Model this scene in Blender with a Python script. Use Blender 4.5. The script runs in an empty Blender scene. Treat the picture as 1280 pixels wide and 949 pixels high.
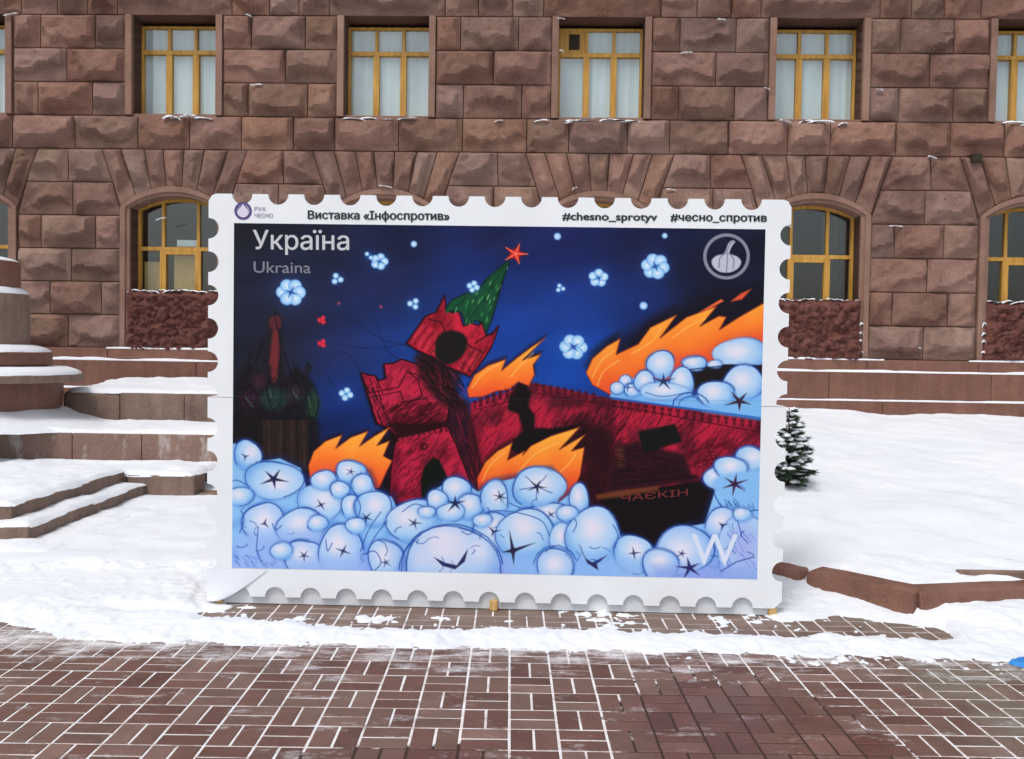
import bpy, bmesh, math, random
import numpy as np
from mathutils import Matrix, Vector, noise as mnoise

random.seed(7)
scene = bpy.context.scene
COL = scene.collection

# ------------------------------------------------------------------ camera
CAM_H = 1.5649
RIGHT = Vector((0.99987868, -0.0016184, 0.01549197))
UP = Vector((-0.01543448, 0.03095228, 0.99940169))
FWD = Vector((0.00209694, 0.99951955, -0.03092355))
cd = bpy.data.cameras.new('camera')
cd.sensor_width = 36.0
cd.lens = 31.88
cd.clip_start = 0.05
cd.clip_end = 2000
cam = bpy.data.objects.new('camera', cd)
COL.objects.link(cam)
M = Matrix.Identity(4)
for i in range(3):
    M[i][0], M[i][1], M[i][2] = RIGHT[i], UP[i], -FWD[i]
M[2][3] = CAM_H
cam.matrix_world = M
scene.camera = cam
scene.cycles.max_bounces = 7
scene.cycles.diffuse_bounces = 3
scene.cycles.transparent_max_bounces = 6

# ------------------------------------------------------------------ light
SUN_EL, SUN_AZ = math.radians(60), math.radians(212)     # azimuth of the sun, clockwise from +Y
w = bpy.data.worlds.new('World')
scene.world = w
w.use_nodes = True
nt = w.node_tree
nt.nodes.clear()
out = nt.nodes.new('ShaderNodeOutputWorld')
bg = nt.nodes.new('ShaderNodeBackground')
sky = nt.nodes.new('ShaderNodeTexSky')
sky.sky_type = 'NISHITA'
sky.sun_disc = False
sky.sun_elevation = SUN_EL
sky.sun_rotation = SUN_AZ
sky.altitude = 150
sky.air_density = 1.0
sky.dust_density = 4.0
sky.ozone_density = 1.0
hs = nt.nodes.new('ShaderNodeHueSaturation')
hs.inputs['Saturation'].default_value = 0.45       # overcast: the blue is greyed by cloud
nt.links.new(sky.outputs[0], hs.inputs['Color'])
nt.links.new(hs.outputs[0], bg.inputs['Color'])
bg.inputs['Strength'].default_value = 0.14
nt.links.new(bg.outputs[0], out.inputs['Surface'])

ld = bpy.data.lights.new('sun', 'SUN')
ld.energy = 1.15
ld.angle = math.radians(14)
ld.color = (1.0, 0.965, 0.92)
sun = bpy.data.objects.new('sun', ld)
COL.objects.link(sun)
sd = Vector((math.sin(SUN_AZ) * math.cos(SUN_EL), math.cos(SUN_AZ) * math.cos(SUN_EL), math.sin(SUN_EL)))
sun.rotation_euler = (-sd).to_track_quat('-Z', 'Y').to_euler()
sun.location = (-5, -8, 12)

vs = scene.view_settings
vs.view_transform = 'Standard'
vs.look = 'None'
vs.gamma = 1.0
vs.use_curve_mapping = False
vs.exposure = 0.19

# ------------------------------------------------------------------ helpers
def srgb(r, g, b):
    def f(c):
        c /= 255.0
        return c / 12.92 if c <= 0.04045 else ((c + 0.055) / 1.055) ** 2.4
    return (f(r), f(g), f(b), 1.0)

def add_mesh(name, verts, faces, mat=None, parent=None, smooth=False):
    me = bpy.data.meshes.new(name)
    me.from_pydata([tuple(v) for v in verts], [], [tuple(f) for f in faces])
    me.update()
    if smooth:
        me.polygons.foreach_set('use_smooth', [True] * len(me.polygons))
    if mat:
        me.materials.append(mat)
    o = bpy.data.objects.new(name, me)
    COL.objects.link(o)
    if parent:
        o.parent = parent
    return o

def empty(name, loc=(0, 0, 0), rz=0.0):
    o = bpy.data.objects.new(name, None)
    o.empty_display_size = 0.2
    COL.objects.link(o)
    o.location = loc
    o.rotation_euler = (0, 0, rz)
    return o

def tag(o, label=None, cat=None, group=None, kind=None):
    if label: o['label'] = label
    if cat: o['category'] = cat
    if group: o['group'] = group
    if kind: o['kind'] = kind
    return o

class MB:
    """collects shapes, links them as one mesh"""
    def __init__(self):
        self.v, self.f = [], []
    def add(self, v, f):
        n = len(self.v)
        self.v += [tuple(p) for p in v]
        self.f += [tuple(i + n for i in q) for q in f]
    def box(self, x0, x1, y0, y1, z0, z1, b=0.0):
        if b <= 0:
            v = [(x0, y0, z0), (x1, y0, z0), (x1, y1, z0), (x0, y1, z0), (x0, y0, z1), (x1, y0, z1), (x1, y1, z1), (x0, y1, z1)]
            self.add(v, [(0, 3, 2, 1), (4, 5, 6, 7), (0, 1, 5, 4), (1, 2, 6, 5), (2, 3, 7, 6), (3, 0, 4, 7)])
        else:
            bm = bmesh.new()
            bmesh.ops.create_cube(bm, size=1)
            for p in bm.verts:
                p.co = ((x0 + x1) / 2 + p.co.x * (x1 - x0), (y0 + y1) / 2 + p.co.y * (y1 - y0), (z0 + z1) / 2 + p.co.z * (z1 - z0))
            bmesh.ops.bevel(bm, geom=bm.edges[:], offset=b, segments=2, affect='EDGES', profile=0.6)
            bm.verts.index_update()
            self.add([p.co[:] for p in bm.verts], [[p.index for p in f.verts] for f in bm.faces])
            bm.free()
    def tube(self, p0, p1, r0, r1, n=6):
        p0, p1 = Vector(p0), Vector(p1)
        d = (p1 - p0).normalized()
        a = d.orthogonal().normalized()
        b = d.cross(a)
        v = []
        for p, r in ((p0, r0), (p1, r1)):
            for k in range(n):
                t = 2 * math.pi * k / n
                v.append(p + (a * math.cos(t) + b * math.sin(t)) * r)
        f = [(k, (k + 1) % n, n + (k + 1) % n, n + k) for k in range(n)]
        f += [tuple(range(n - 1, -1, -1)), tuple(range(n, 2 * n))]
        self.add(v, f)
    def build(self, name, mat, parent=None, smooth=False):
        return add_mesh(name, self.v, self.f, mat, parent, smooth)

def _hash(ix, iy, seed):
    n = (ix.astype(np.int64) * 374761393 + iy.astype(np.int64) * 668265263 + seed * 982451653) & 0x7fffffff
    n = ((n ^ (n >> 13)) * 1274126177) & 0x7fffffff
    n = n ^ (n >> 16)
    return (n & 0xffff) / 65535.0

def vnoise(x, y, seed=0):
    x = np.asarray(x, float); y = np.asarray(y, float)
    ix, iy = np.floor(x), np.floor(y)
    fx, fy = x - ix, y - iy
    fx = fx * fx * (3 - 2 * fx); fy = fy * fy * (3 - 2 * fy)
    a = _hash(ix, iy, seed); b = _hash(ix + 1, iy, seed); c = _hash(ix, iy + 1, seed); d = _hash(ix + 1, iy + 1, seed)
    return (a * (1 - fx) + b * fx) * (1 - fy) + (c * (1 - fx) + d * fx) * fy - 0.5

def fbm(x, y, seed=0, oct=4, gain=0.5):
    s, a = 0, 1.0
    for k in range(oct):
        s = s + a * vnoise(x * 2 ** k + 17.3 * k, y * 2 ** k - 9.1 * k, seed + k)
        a *= gain
    return s

def sstep(a, b, x):
    t = np.clip((x - a) / (b - a), 0, 1)
    return t * t * (3 - 2 * t)

def grid_faces(nx, ny):
    i = np.arange(nx - 1)[None, :] + (np.arange(ny - 1) * nx)[:, None]
    i = i.ravel()
    return np.stack([i, i + 1, i + nx + 1, i + nx], 1)

def fast_grid(name, V, nx, ny, mat, parent=None, smooth=True, keep=None):
    F = grid_faces(nx, ny)
    if keep is not None:
        F = F[keep[F].any(1)]
        used = np.zeros(len(V), bool); used[F.ravel()] = True
        remap = np.cumsum(used) - 1
        V = V[used]; F = remap[F]
    me = bpy.data.meshes.new(name)
    me.vertices.add(len(V)); me.vertices.foreach_set('co', np.ascontiguousarray(V, dtype=np.float32).ravel())
    me.loops.add(F.size); me.loops.foreach_set('vertex_index', F.astype(np.int32).ravel())
    me.polygons.add(len(F)); me.polygons.foreach_set('loop_start', np.arange(0, F.size, 4, dtype=np.int32))
    me.polygons.foreach_set('loop_total', np.full(len(F), 4, dtype=np.int32))
    me.update(calc_edges=True)
    me.polygons.foreach_set('use_smooth', np.full(len(F), smooth))
    me.materials.append(mat)
    o = bpy.data.objects.new(name, me)
    COL.objects.link(o)
    if parent: o.parent = parent
    return o

# ------------------------------------------------------------------ materials
def new_mat(name, rough=0.7, spec=0.3):
    m = bpy.data.materials.new(name)
    m.use_nodes = True
    n = m.node_tree.nodes
    b = n['Principled BSDF']
    b.inputs['Roughness'].default_value = rough
    b.inputs['Specular IOR Level'].default_value = spec
    return m, m.node_tree, b

def N(t, kind, **kw):
    n = t.nodes.new(kind)
    for k, v in kw.items():
        if k in n.inputs: n.inputs[k].default_value = v
        else: setattr(n, k, v)
    return n

def ramp(t, fac, stops):
    r = t.nodes.new('ShaderNodeValToRGB')
    e = r.color_ramp.elements
    while len(e) < len(stops): e.new(0.5)
    for el, (p, c) in zip(e, stops):
        el.position = p; el.color = c
    t.links.new(fac, r.inputs[0])
    return r.outputs[0]

def mixc(t, fac, a, b, mode='MIX'):
    m = t.nodes.new('ShaderNodeMix'); m.data_type = 'RGBA'; m.blend_type = mode
    for s, val in ((m.inputs[0], fac), (m.inputs[6], a), (m.inputs[7], b)):
        if hasattr(val, 'links') or hasattr(val, 'is_linked'): t.links.new(val, s)
        else: s.default_value = val
    return m.outputs[2]

def coords(t, kind='Object', scale=None):
    c = t.nodes.new('ShaderNodeTexCoord')
    o = c.outputs[kind]
    if kind == 'World':
        o = None
    return o

def wpos(t):
    return t.nodes.new('ShaderNodeNewGeometry').outputs['Position']

def noise_tex(t, vec, scale, detail=4, rough=0.6, off=None):
    if off is not None:
        a = t.nodes.new('ShaderNodeVectorMath'); a.operation = 'ADD'
        t.links.new(vec, a.inputs[0]); a.inputs[1].default_value = off
        vec = a.outputs[0]
    n = t.nodes.new('ShaderNodeTexNoise')
    n.inputs['Scale'].default_value = scale; n.inputs['Detail'].default_value = detail; n.inputs['Roughness'].default_value = rough
    t.links.new(vec, n.inputs['Vector'])
    return n.outputs['Fac']

def math_n(t, op, a, b=None, clamp=False):
    m = t.nodes.new('ShaderNodeMath'); m.operation = op; m.use_clamp = clamp
    for s, val in zip(m.inputs, (a, b)):
        if val is None: continue
        if hasattr(val, 'is_linked'): t.links.new(val, s)
        else: s.default_value = val
    return m.outputs[0]

def bump(t, b, h, strength, dist):
    n = t.nodes.new('ShaderNodeBump')
    n.inputs['Strength'].default_value = strength; n.inputs['Distance'].default_value = dist
    t.links.new(h, n.inputs['Height']); t.links.new(n.outputs[0], b.inputs['Normal'])

def stone_mat(name, c_lo, c_mid, c_hi, vary=0.25, scale=1.0, bs=0.6, bd=0.02, rough=0.85, per_object=True, streak=0.0, stain=0.0):
    m, t, b = new_mat(name, rough, 0.25)
    P = wpos(t)
    big = noise_tex(t, P, 2.2 * scale, 3)
    fine = noise_tex(t, P, 38 * scale, 5, 0.7)
    spk = noise_tex(t, P, 160, 2, 0.8)
    f = math_n(t, 'ADD', math_n(t, 'MULTIPLY', big, 0.55), math_n(t, 'MULTIPLY', fine, 0.45))
    c = ramp(t, f, [(0.30, c_lo), (0.5, c_mid), (0.70, c_hi)])
    if per_object:
        oi = t.nodes.new('ShaderNodeObjectInfo')
        v = math_n(t, 'ADD', math_n(t, 'MULTIPLY', oi.outputs['Random'], vary), 1 - vary / 2)
        h = t.nodes.new('ShaderNodeHueSaturation')
        t.links.new(v, h.inputs['Value']); t.links.new(c, h.inputs['Color'])
        h.inputs['Hue'].default_value = 0.5
        c = h.outputs[0]
    sp = ramp(t, spk, [(0.35, (0.72, 0.72, 0.72, 1)), (0.6, (1.1, 1.08, 1.06, 1))])
    c = mixc(t, 0.8, c, sp, 'MULTIPLY')
    if stain:
        sn = noise_tex(t, P, 1.1, 6, 0.65, (5, 2, 7))
        c = mixc(t, stain, c, ramp(t, sn, [(0.38, (0.62, 0.60, 0.58, 1)), (0.58, (1.05, 1.04, 1.03, 1))]), 'MULTIPLY')
        hv = math_n(t, 'ADD', math_n(t, 'MULTIPLY', math_n(t, 'FRACT', math_n(t, 'MULTIPLY', oi.outputs['Random'], 7.3)), 0.012), 0.495)
        t.links.new(hv, h.inputs['Hue'])
        t.links.new(math_n(t, 'ADD', math_n(t, 'MULTIPLY', math_n(t, 'FRACT', math_n(t, 'MULTIPLY', oi.outputs['Random'], 13.7)), 0.25), 0.82), h.inputs['Saturation'])
    if streak:
        mp = t.nodes.new('ShaderNodeMapping'); t.links.new(P, mp.inputs[0]); mp.inputs['Scale'].default_value = (9, 9, 0.7)
        st = noise_tex(t, mp.outputs[0], 1.0, 4)
        c = mixc(t, streak, c, ramp(t, st, [(0.35, (0.6, 0.6, 0.62, 1)), (0.65, (1.1, 1.1, 1.1, 1))]), 'MULTIPLY')
    t.links.new(c, b.inputs['Base Color'])
    hgt = math_n(t, 'ADD', fine, math_n(t, 'MULTIPLY', spk, 0.35))
    bump(t, b, hgt, bs, bd)
    return m

M_STONE = stone_mat('rustic_granite', srgb(130, 95, 82), srgb(163, 126, 111), srgb(184, 149, 133), 0.36, 1.0, 1.0, 0.035, 0.85, True, 0.0, 0.5)
M_TRIM = stone_mat('dressed_granite', srgb(118, 90, 77), srgb(144, 113, 99), srgb(162, 131, 118), 0.14, 0.8, 0.25, 0.008)
M_PLINTH = stone_mat('polished_granite', srgb(104, 72, 60), srgb(126, 89, 76), srgb(142, 104, 90), 0.18, 0.8, 0.15, 0.004, 0.5, True, 0.35)
M_RED = stone_mat('red_rough_granite', srgb(100, 60, 55), srgb(146, 94, 85), srgb(178, 124, 113), 0.1, 3.0, 1.0, 0.05)
M_GREY = stone_mat('weathered_granite', srgb(106, 88, 78), srgb(134, 112, 100), srgb(154, 132, 120), 0.18, 0.9, 0.3, 0.006, 0.7, True, 0.45)
M_KERB = stone_mat('kerb_granite', srgb(116, 82, 70), srgb(146, 106, 92), srgb(168, 128, 114), 0.15, 2.0, 0.9, 0.02)
M_DARKWALL = stone_mat('wall_core', srgb(84, 60, 50), srgb(98, 72, 60), srgb(110, 82, 70), 0.0, 1.0, 0.5, 0.02)

# snow
def snow_mat():
    m, t, b = new_mat('snow', 0.75, 0.25)
    P = wpos(t)
    n1 = noise_tex(t, P, 1.2, 4)
    n2 = noise_tex(t, P, 24, 5, 0.65)
    n3 = noise_tex(t, P, 140, 3, 0.7)
    c = ramp(t, n1, [(0.3, (0.72, 0.755, 0.81, 1)), (0.7, (0.80, 0.82, 0.855, 1))])
    dirt = noise_tex(t, P, 7, 6, 0.7, (3, 1, 9))
    c = mixc(t, ramp(t, dirt, [(0.62, (0, 0, 0, 1)), (0.82, (0.35, 0.35, 0.35, 1))]), c, srgb(150, 142, 138))
    t.links.new(c, b.inputs['Base Color'])
    bump(t, b, math_n(t, 'ADD', n2, math_n(t, 'MULTIPLY', n3, 0.4)), 0.35, 0.015)
    return m
M_SNOW = snow_mat()

def flat(name, c, rough=0.6, spec=0.3, nscale=0, amt=0.15):
    m, t, b = new_mat(name, rough, spec)
    if nscale:
        P = wpos(t)
        n = noise_tex(t, P, nscale, 4)
        k = ramp(t, n, [(0.3, (1 - amt,) * 3 + (1,)), (0.7, (1 + amt * 0.4,) * 3 + (1,))])
        t.links.new(mixc(t, 1.0, c, k, 'MULTIPLY'), b.inputs['Base Color'])
    else:
        b.inputs['Base Color'].default_value = c
    return m

def wood_mat(name, a, bcol):
    m, t, b = new_mat(name, 0.45, 0.4)
    P = wpos(t)
    mp = t.nodes.new('ShaderNodeMapping'); t.links.new(P, mp.inputs[0]); mp.inputs['Scale'].default_value = (14, 14, 1.5)
    n = noise_tex(t, mp.outputs[0], 1.5, 5)
    t.links.new(ramp(t, n, [(0.3, a), (0.7, bcol)]), b.inputs['Base Color'])
    return m
M_WOOD = wood_mat('varnished_frame', srgb(174, 124, 48), srgb(216, 168, 80))
M_TIMBER = wood_mat('raw_timber', srgb(176, 132, 70), srgb(214, 176, 112))
M_CURTAIN = flat('curtain_cloth', srgb(232, 243, 246), 0.9, 0.1, 3, 0.05)
M_BLIND = flat('beige_blind', srgb(198, 168, 108), 0.9, 0.1, 5, 0.1)
M_ROOM = flat('dark_room', srgb(78, 84, 76), 0.9, 0.1)  # olive lightened to stand in for pale reflections in the arched windows
M_DARK = flat('dark_grille', srgb(52, 44, 34), 0.7)
M_WHITE = flat('white_board', srgb(234, 238, 242), 0.5, 0.2, 2.5, 0.05)
M_GREYP = flat('grey_base_board', srgb(216, 220, 224), 0.6, 0.2, 6, 0.12)
M_SEAM = flat('seam_grey', srgb(170, 176, 180), 0.6)

def glass_mat():
    m = bpy.data.materials.new('window_glass'); m.use_nodes = True
    t = m.node_tree; t.nodes.clear()
    o = t.nodes.new('ShaderNodeOutputMaterial'); mx = t.nodes.new('ShaderNodeMixShader')
    tr = t.nodes.new('ShaderNodeBsdfTransparent'); tr.inputs[0].default_value = (0.92, 0.95, 0.95, 1)
    gl = t.nodes.new('ShaderNodeBsdfGlossy'); gl.inputs['Roughness'].default_value = 0.03
    lw_ = t.nodes.new('ShaderNodeLayerWeight'); lw_.inputs[0].default_value = 0.5
    fr = math_n(t, 'ADD', math_n(t, 'MULTIPLY', math_n(t, 'POWER', lw_.outputs['Facing'], 5.0), 0.8), 0.075)
    t.links.new(fr, mx.inputs[0]); t.links.new(tr.outputs[0], mx.inputs[1]); t.links.new(gl.outputs[0], mx.inputs[2])
    t.links.new(mx.outputs[0], o.inputs[0])
    return m
M_GLASS = glass_mat()

# ------------------------------------------------------------------ ground and paving
M_GROUND = flat('asphalt', srgb(92, 88, 86), 0.9, 0.2, 0.6, 0.3)
g = add_mesh('ground', [(-400, -300, -0.09), (400, -300, -0.09), (400, 600, -0.09), (-400, 600, -0.09)], [(0, 1, 2, 3)], M_GROUND)
tag(g, 'flat street ground far around the square', kind='structure')

# zone swept clear of snow (worn and wet): used for joint filling and brick tone
def clear_mask(t):
    P = wpos(t)
    s = t.nodes.new('ShaderNodeSeparateXYZ'); t.links.new(P, s.inputs[0])
    nz = noise_tex(t, P, 2.6, 4, 0.65, (4.1, 2.2, 0))
    dx = math_n(t, 'DIVIDE', math_n(t, 'SUBTRACT', s.outputs[0], 1.02), 0.62)
    dy = math_n(t, 'DIVIDE', math_n(t, 'SUBTRACT', s.outputs[1], 3.72), 0.72)
    d = math_n(t, 'SQRT', math_n(t, 'ADD', math_n(t, 'MULTIPLY', dx, dx), math_n(t, 'MULTIPLY', dy, dy)))
    dx2 = math_n(t, 'DIVIDE', math_n(t, 'SUBTRACT', s.outputs[0], -0.35), 0.45)
    dy2 = math_n(t, 'DIVIDE', math_n(t, 'SUBTRACT', s.outputs[1], 3.36), 0.22)
    d2 = math_n(t, 'SQRT', math_n(t, 'ADD', math_n(t, 'MULTIPLY', dx2, dx2), math_n(t, 'MULTIPLY', dy2, dy2)))
    d = math_n(t, 'MINIMUM', d, d2)
    v = math_n(t, 'ADD', d, math_n(t, 'MULTIPLY', math_n(t, 'SUBTRACT', nz, 0.5), 1.3))
    return v, P, s          # small = clear

def joint_mat():
    m, t, b = new_mat('joint_filling', 0.85, 0.2)
    v, P, s = clear_mask(t)
    fine = noise_tex(t, P, 22, 4, 0.7)
    v = math_n(t, 'ADD', v, math_n(t, 'MULTIPLY', math_n(t, 'SUBTRACT', fine, 0.5), 0.7))
    f = ramp(t, v, [(0.88, (0, 0, 0, 1)), (1.0, (1, 1, 1, 1))])
    dj = noise_tex(t, P, 9, 5, 0.7, (2, 5, 1))
    jc = ramp(t, dj, [(0.30, srgb(150, 136, 130)), (0.44, srgb(214, 208, 206)), (0.58, (0.78, 0.78, 0.79, 1))])
    c = mixc(t, f, srgb(66, 50, 44), jc)
    t.links.new(c, b.inputs['Base Color'])
    return m

def brick_mat():
    m, t, b = new_mat('paving_brick', 0.6, 0.35)
    v, P, s = clear_mask(t)
    oi = t.nodes.new('ShaderNodeObjectInfo')
    geo = t.nodes.new('ShaderNodeNewGeometry')
    rnd = math_n(t, 'FRACT', math_n(t, 'ADD', oi.outputs['Random'], geo.outputs['Random Per Island']))
    c = ramp(t, rnd, [(0.0, srgb(100, 71, 62)), (0.35, srgb(116, 86, 76)), (0.7, srgb(114, 91, 81)), (1.0, srgb(132, 107, 97))])
    # greyer bricks to the far right
    gx = math_n(t, 'MULTIPLY', math_n(t, 'SUBTRACT', s.outputs[0], 1.55), 1.6, True)
    gn = noise_tex(t, P, 1.7, 3, 0.6, (8, 3, 0))
    gfac = math_n(t, 'MULTIPLY', gx, math_n(t, 'MULTIPLY', math_n(t, 'SUBTRACT', gn, 0.42), 5, True), True)
    c = mixc(t, gfac, c, srgb(124, 116, 104))
    far = math_n(t, 'MULTIPLY', math_n(t, 'SUBTRACT', s.outputs[1], 4.7), 2.2, True)
    c = mixc(t, math_n(t, 'MULTIPLY', far, 0.65), c, srgb(132, 118, 108))
    grain = noise_tex(t, P, 60, 5, 0.75)
    c = mixc(t, 0.7, c, ramp(t, grain, [(0.3, (0.7, 0.68, 0.67, 1)), (0.7, (1.15, 1.12, 1.1, 1))]), 'MULTIPLY')
    blot = noise_tex(t, P, 5.5, 5, 0.6, (1, 7, 0))
    c = mixc(t, 0.6, c, ramp(t, blot, [(0.35, (0.66, 0.60, 0.58, 1)), (0.65, (1.08, 1.05, 1.04, 1))]), 'MULTIPLY')
    # wet in the swept zone
    wet = ramp(t, v, [(0.55, (1, 1, 1, 1)), (1.05, (0, 0, 0, 1))])
    c = mixc(t, wet, c, mixc(t, 1.0, c, (0.92, 0.78, 0.75, 1), 'MULTIPLY'))
    # frost and trodden snow in smears
    mp = t.nodes.new('ShaderNodeMapping'); t.links.new(P, mp.inputs[0]); mp.inputs['Scale'].default_value = (2.2, 5.5, 1)
    fr = noise_tex(t, mp.outputs[0], 1.3, 7, 0.72)
    fr2 = noise_tex(t, P, 45, 3, 0.7)
    fr = math_n(t, 'ADD', fr, math_n(t, 'MULTIPLY', math_n(t, 'SUBTRACT', fr2, 0.5), 0.20))
    nearr = math_n(t, 'MULTIPLY', math_n(t, 'SUBTRACT', s.outputs[1], 4.30), 0.42, True)
    nearr = math_n(t, 'MULTIPLY', nearr, math_n(t, 'SUBTRACT', 1.0, math_n(t, 'MULTIPLY', math_n(t, 'SUBTRACT', s.outputs[1], 4.85), 7.0, True), True))
    fr = math_n(t, 'ADD', fr, nearr)
    frost = ramp(t, fr, [(0.58, (0, 0, 0, 1)), (0.70, (0.45, 0.45, 0.45, 1)), (0.79, (0.9, 0.9, 0.9, 1))])
    c = mixc(t, frost, c, (0.78, 0.78, 0.80, 1))
    t.links.new(c, b.inputs['Base Color'])
    ro = mixc(t, wet, (0.68,) * 3 + (1,), (0.42,) * 3 + (1,))
    t.links.new(ro, b.inputs['Roughness'])
    bump(t, b, grain, 0.35, 0.004)
    return m
M_JOINT, M_BRICK = joint_mat(), brick_mat()
pav = add_mesh('pavement', [(-14, -8, -0.0028), (14, -8, -0.0028), (14, 6.4, -0.0028), (-14, 6.4, -0.0028)], [(0, 1, 2, 3)], M_JOINT)
tag(pav, 'basket weave brick pavement with snow filled joints', kind='structure')

GX, GY, CELL = 0.0187, 4.3168, 0.2
def brick_geo(w_, l_, jn=0.0040, bv=0.004, zt=0.0, zb=-0.06):
    a, b_ = w_ / 2 - jn, l_ / 2 - jn
    v = [(-a, -b_, zb), (a, -b_, zb), (a, b_, zb), (-a, b_, zb),
         (-a, -b_, zt - bv), (a, -b_, zt - bv), (a, b_, zt - bv), (-a, b_, zt - bv),
         (-a + bv, -b_ + bv, zt), (a - bv, -b_ + bv, zt), (a - bv, b_ - bv, zt), (-a + bv, b_ - bv, zt)]
    f = [(8, 9, 10, 11)]
    for k in range(4):
        j = (k + 1) % 4
        f += [(k, j, 4 + j, 4 + k), (4 + k, 4 + j, 8 + j, 8 + k)]
    return v, f
bv_, bf_ = brick_geo(0.1, 0.2)
spots = []
for j in range(-7, 8):
    for i in range(-19, 20):
        x0, y1 = GX + CELL * i, GY - CELL * j
        cx, cy = x0 + 0.1, y1 - 0.1
        if (i + j) % 2:
            for s in (-1, 1): spots.append((cx + s * 0.05, cy, 0.0))
        else:
            for s in (-1, 1): spots.append((cx, cy + s * 0.05, math.pi / 2))
def in_view(x, y):
    d = Vector((x, y, -CAM_H)); z = d.dot(FWD)
    px = 640 + 1133.5 * d.dot(RIGHT) / z; py = 474.5 - 1133.5 * d.dot(UP) / z
    return -10 < px < 1290 and py < 965
vis = sorted([s for s in spots if in_view(s[0], s[1])], key=lambda s: s[1])
near = set(vis[:298])
bme = None
rest = MB()
rb = random.Random(3)
for s in spots:
    dz = rb.uniform(-0.0008, 0.0010); tx, ty = rb.uniform(-.006, .006), rb.uniform(-.006, .006); rz = s[2] + rb.uniform(-.006, .006)
    if s in near:
        if bme is None:
            b0 = add_mesh('brick', bv_, bf_, M_BRICK, pav); bme = b0.data
            o = b0
        else:
            o = bpy.data.objects.new('brick', bme); COL.objects.link(o); o.parent = pav
        o.location = (s[0], s[1], dz); o.rotation_euler = (tx, ty, rz)
    else:
        R = Matrix.Translation((s[0], s[1], dz)) @ Matrix.Rotation(rz, 4, 'Z')
        rest.add([R @ Vector(p) for p in bv_], bf_)
ro = rest.build('bricks', M_BRICK, pav)
tag(ro, kind='stuff')

# ------------------------------------------------------------------ building
WALL_O, WALL_A = (0.0, 13.5), -0.03
bld = empty('granite_building', (WALL_O[0], WALL_O[1], 0), WALL_A)
tag(bld, 'reddish brown rough stone building with yellow framed windows behind the stamp board', 'building')
Z0, CH = 1.53, 0.4955
CZ = [Z0 + CH * k for k in range(13)]
BAYS = [-8.24 + 3.17 * k for k in range(6)]
UL, UR = -9.6, 9.4
UH, LH, AH = 0.63, 0.66, 0.80          # half widths: upper opening, lower opening, architrave
SPR, APEX_I, APEX_O = 3.63, 3.81, 3.95

# core of the wall with the openings left free
mb = MB()
def band(z0, z1, hw):
    xs = UL
    for c in BAYS:
        mb.box(xs, c - hw, 0.02, 0.62, z0, z1); xs = c + hw
    mb.box(xs, UR, 0.02, 0.62, z0, z1)
mb.box(UL, UR, 0.02, 0.62, 0.2, CZ[0])
band(CZ[0], APEX_I + 0.02, LH)
mb.box(UL, UR, 0.02, 0.62, APEX_I + 0.02, CZ[7])
band(CZ[7], CZ[10], UH)
mb.box(UL, UR, 0.02, 0.62, CZ[10], 9.0)
mb.build('wall', M_DARKWALL, bld)
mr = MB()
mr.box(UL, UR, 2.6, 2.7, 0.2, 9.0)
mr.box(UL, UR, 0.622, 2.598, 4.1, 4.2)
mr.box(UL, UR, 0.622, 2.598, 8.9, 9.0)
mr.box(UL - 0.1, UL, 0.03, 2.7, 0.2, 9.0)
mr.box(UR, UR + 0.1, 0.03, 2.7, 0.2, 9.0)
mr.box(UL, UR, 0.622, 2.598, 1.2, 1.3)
mr.build('room_wall', M_ROOM, bld)

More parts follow.
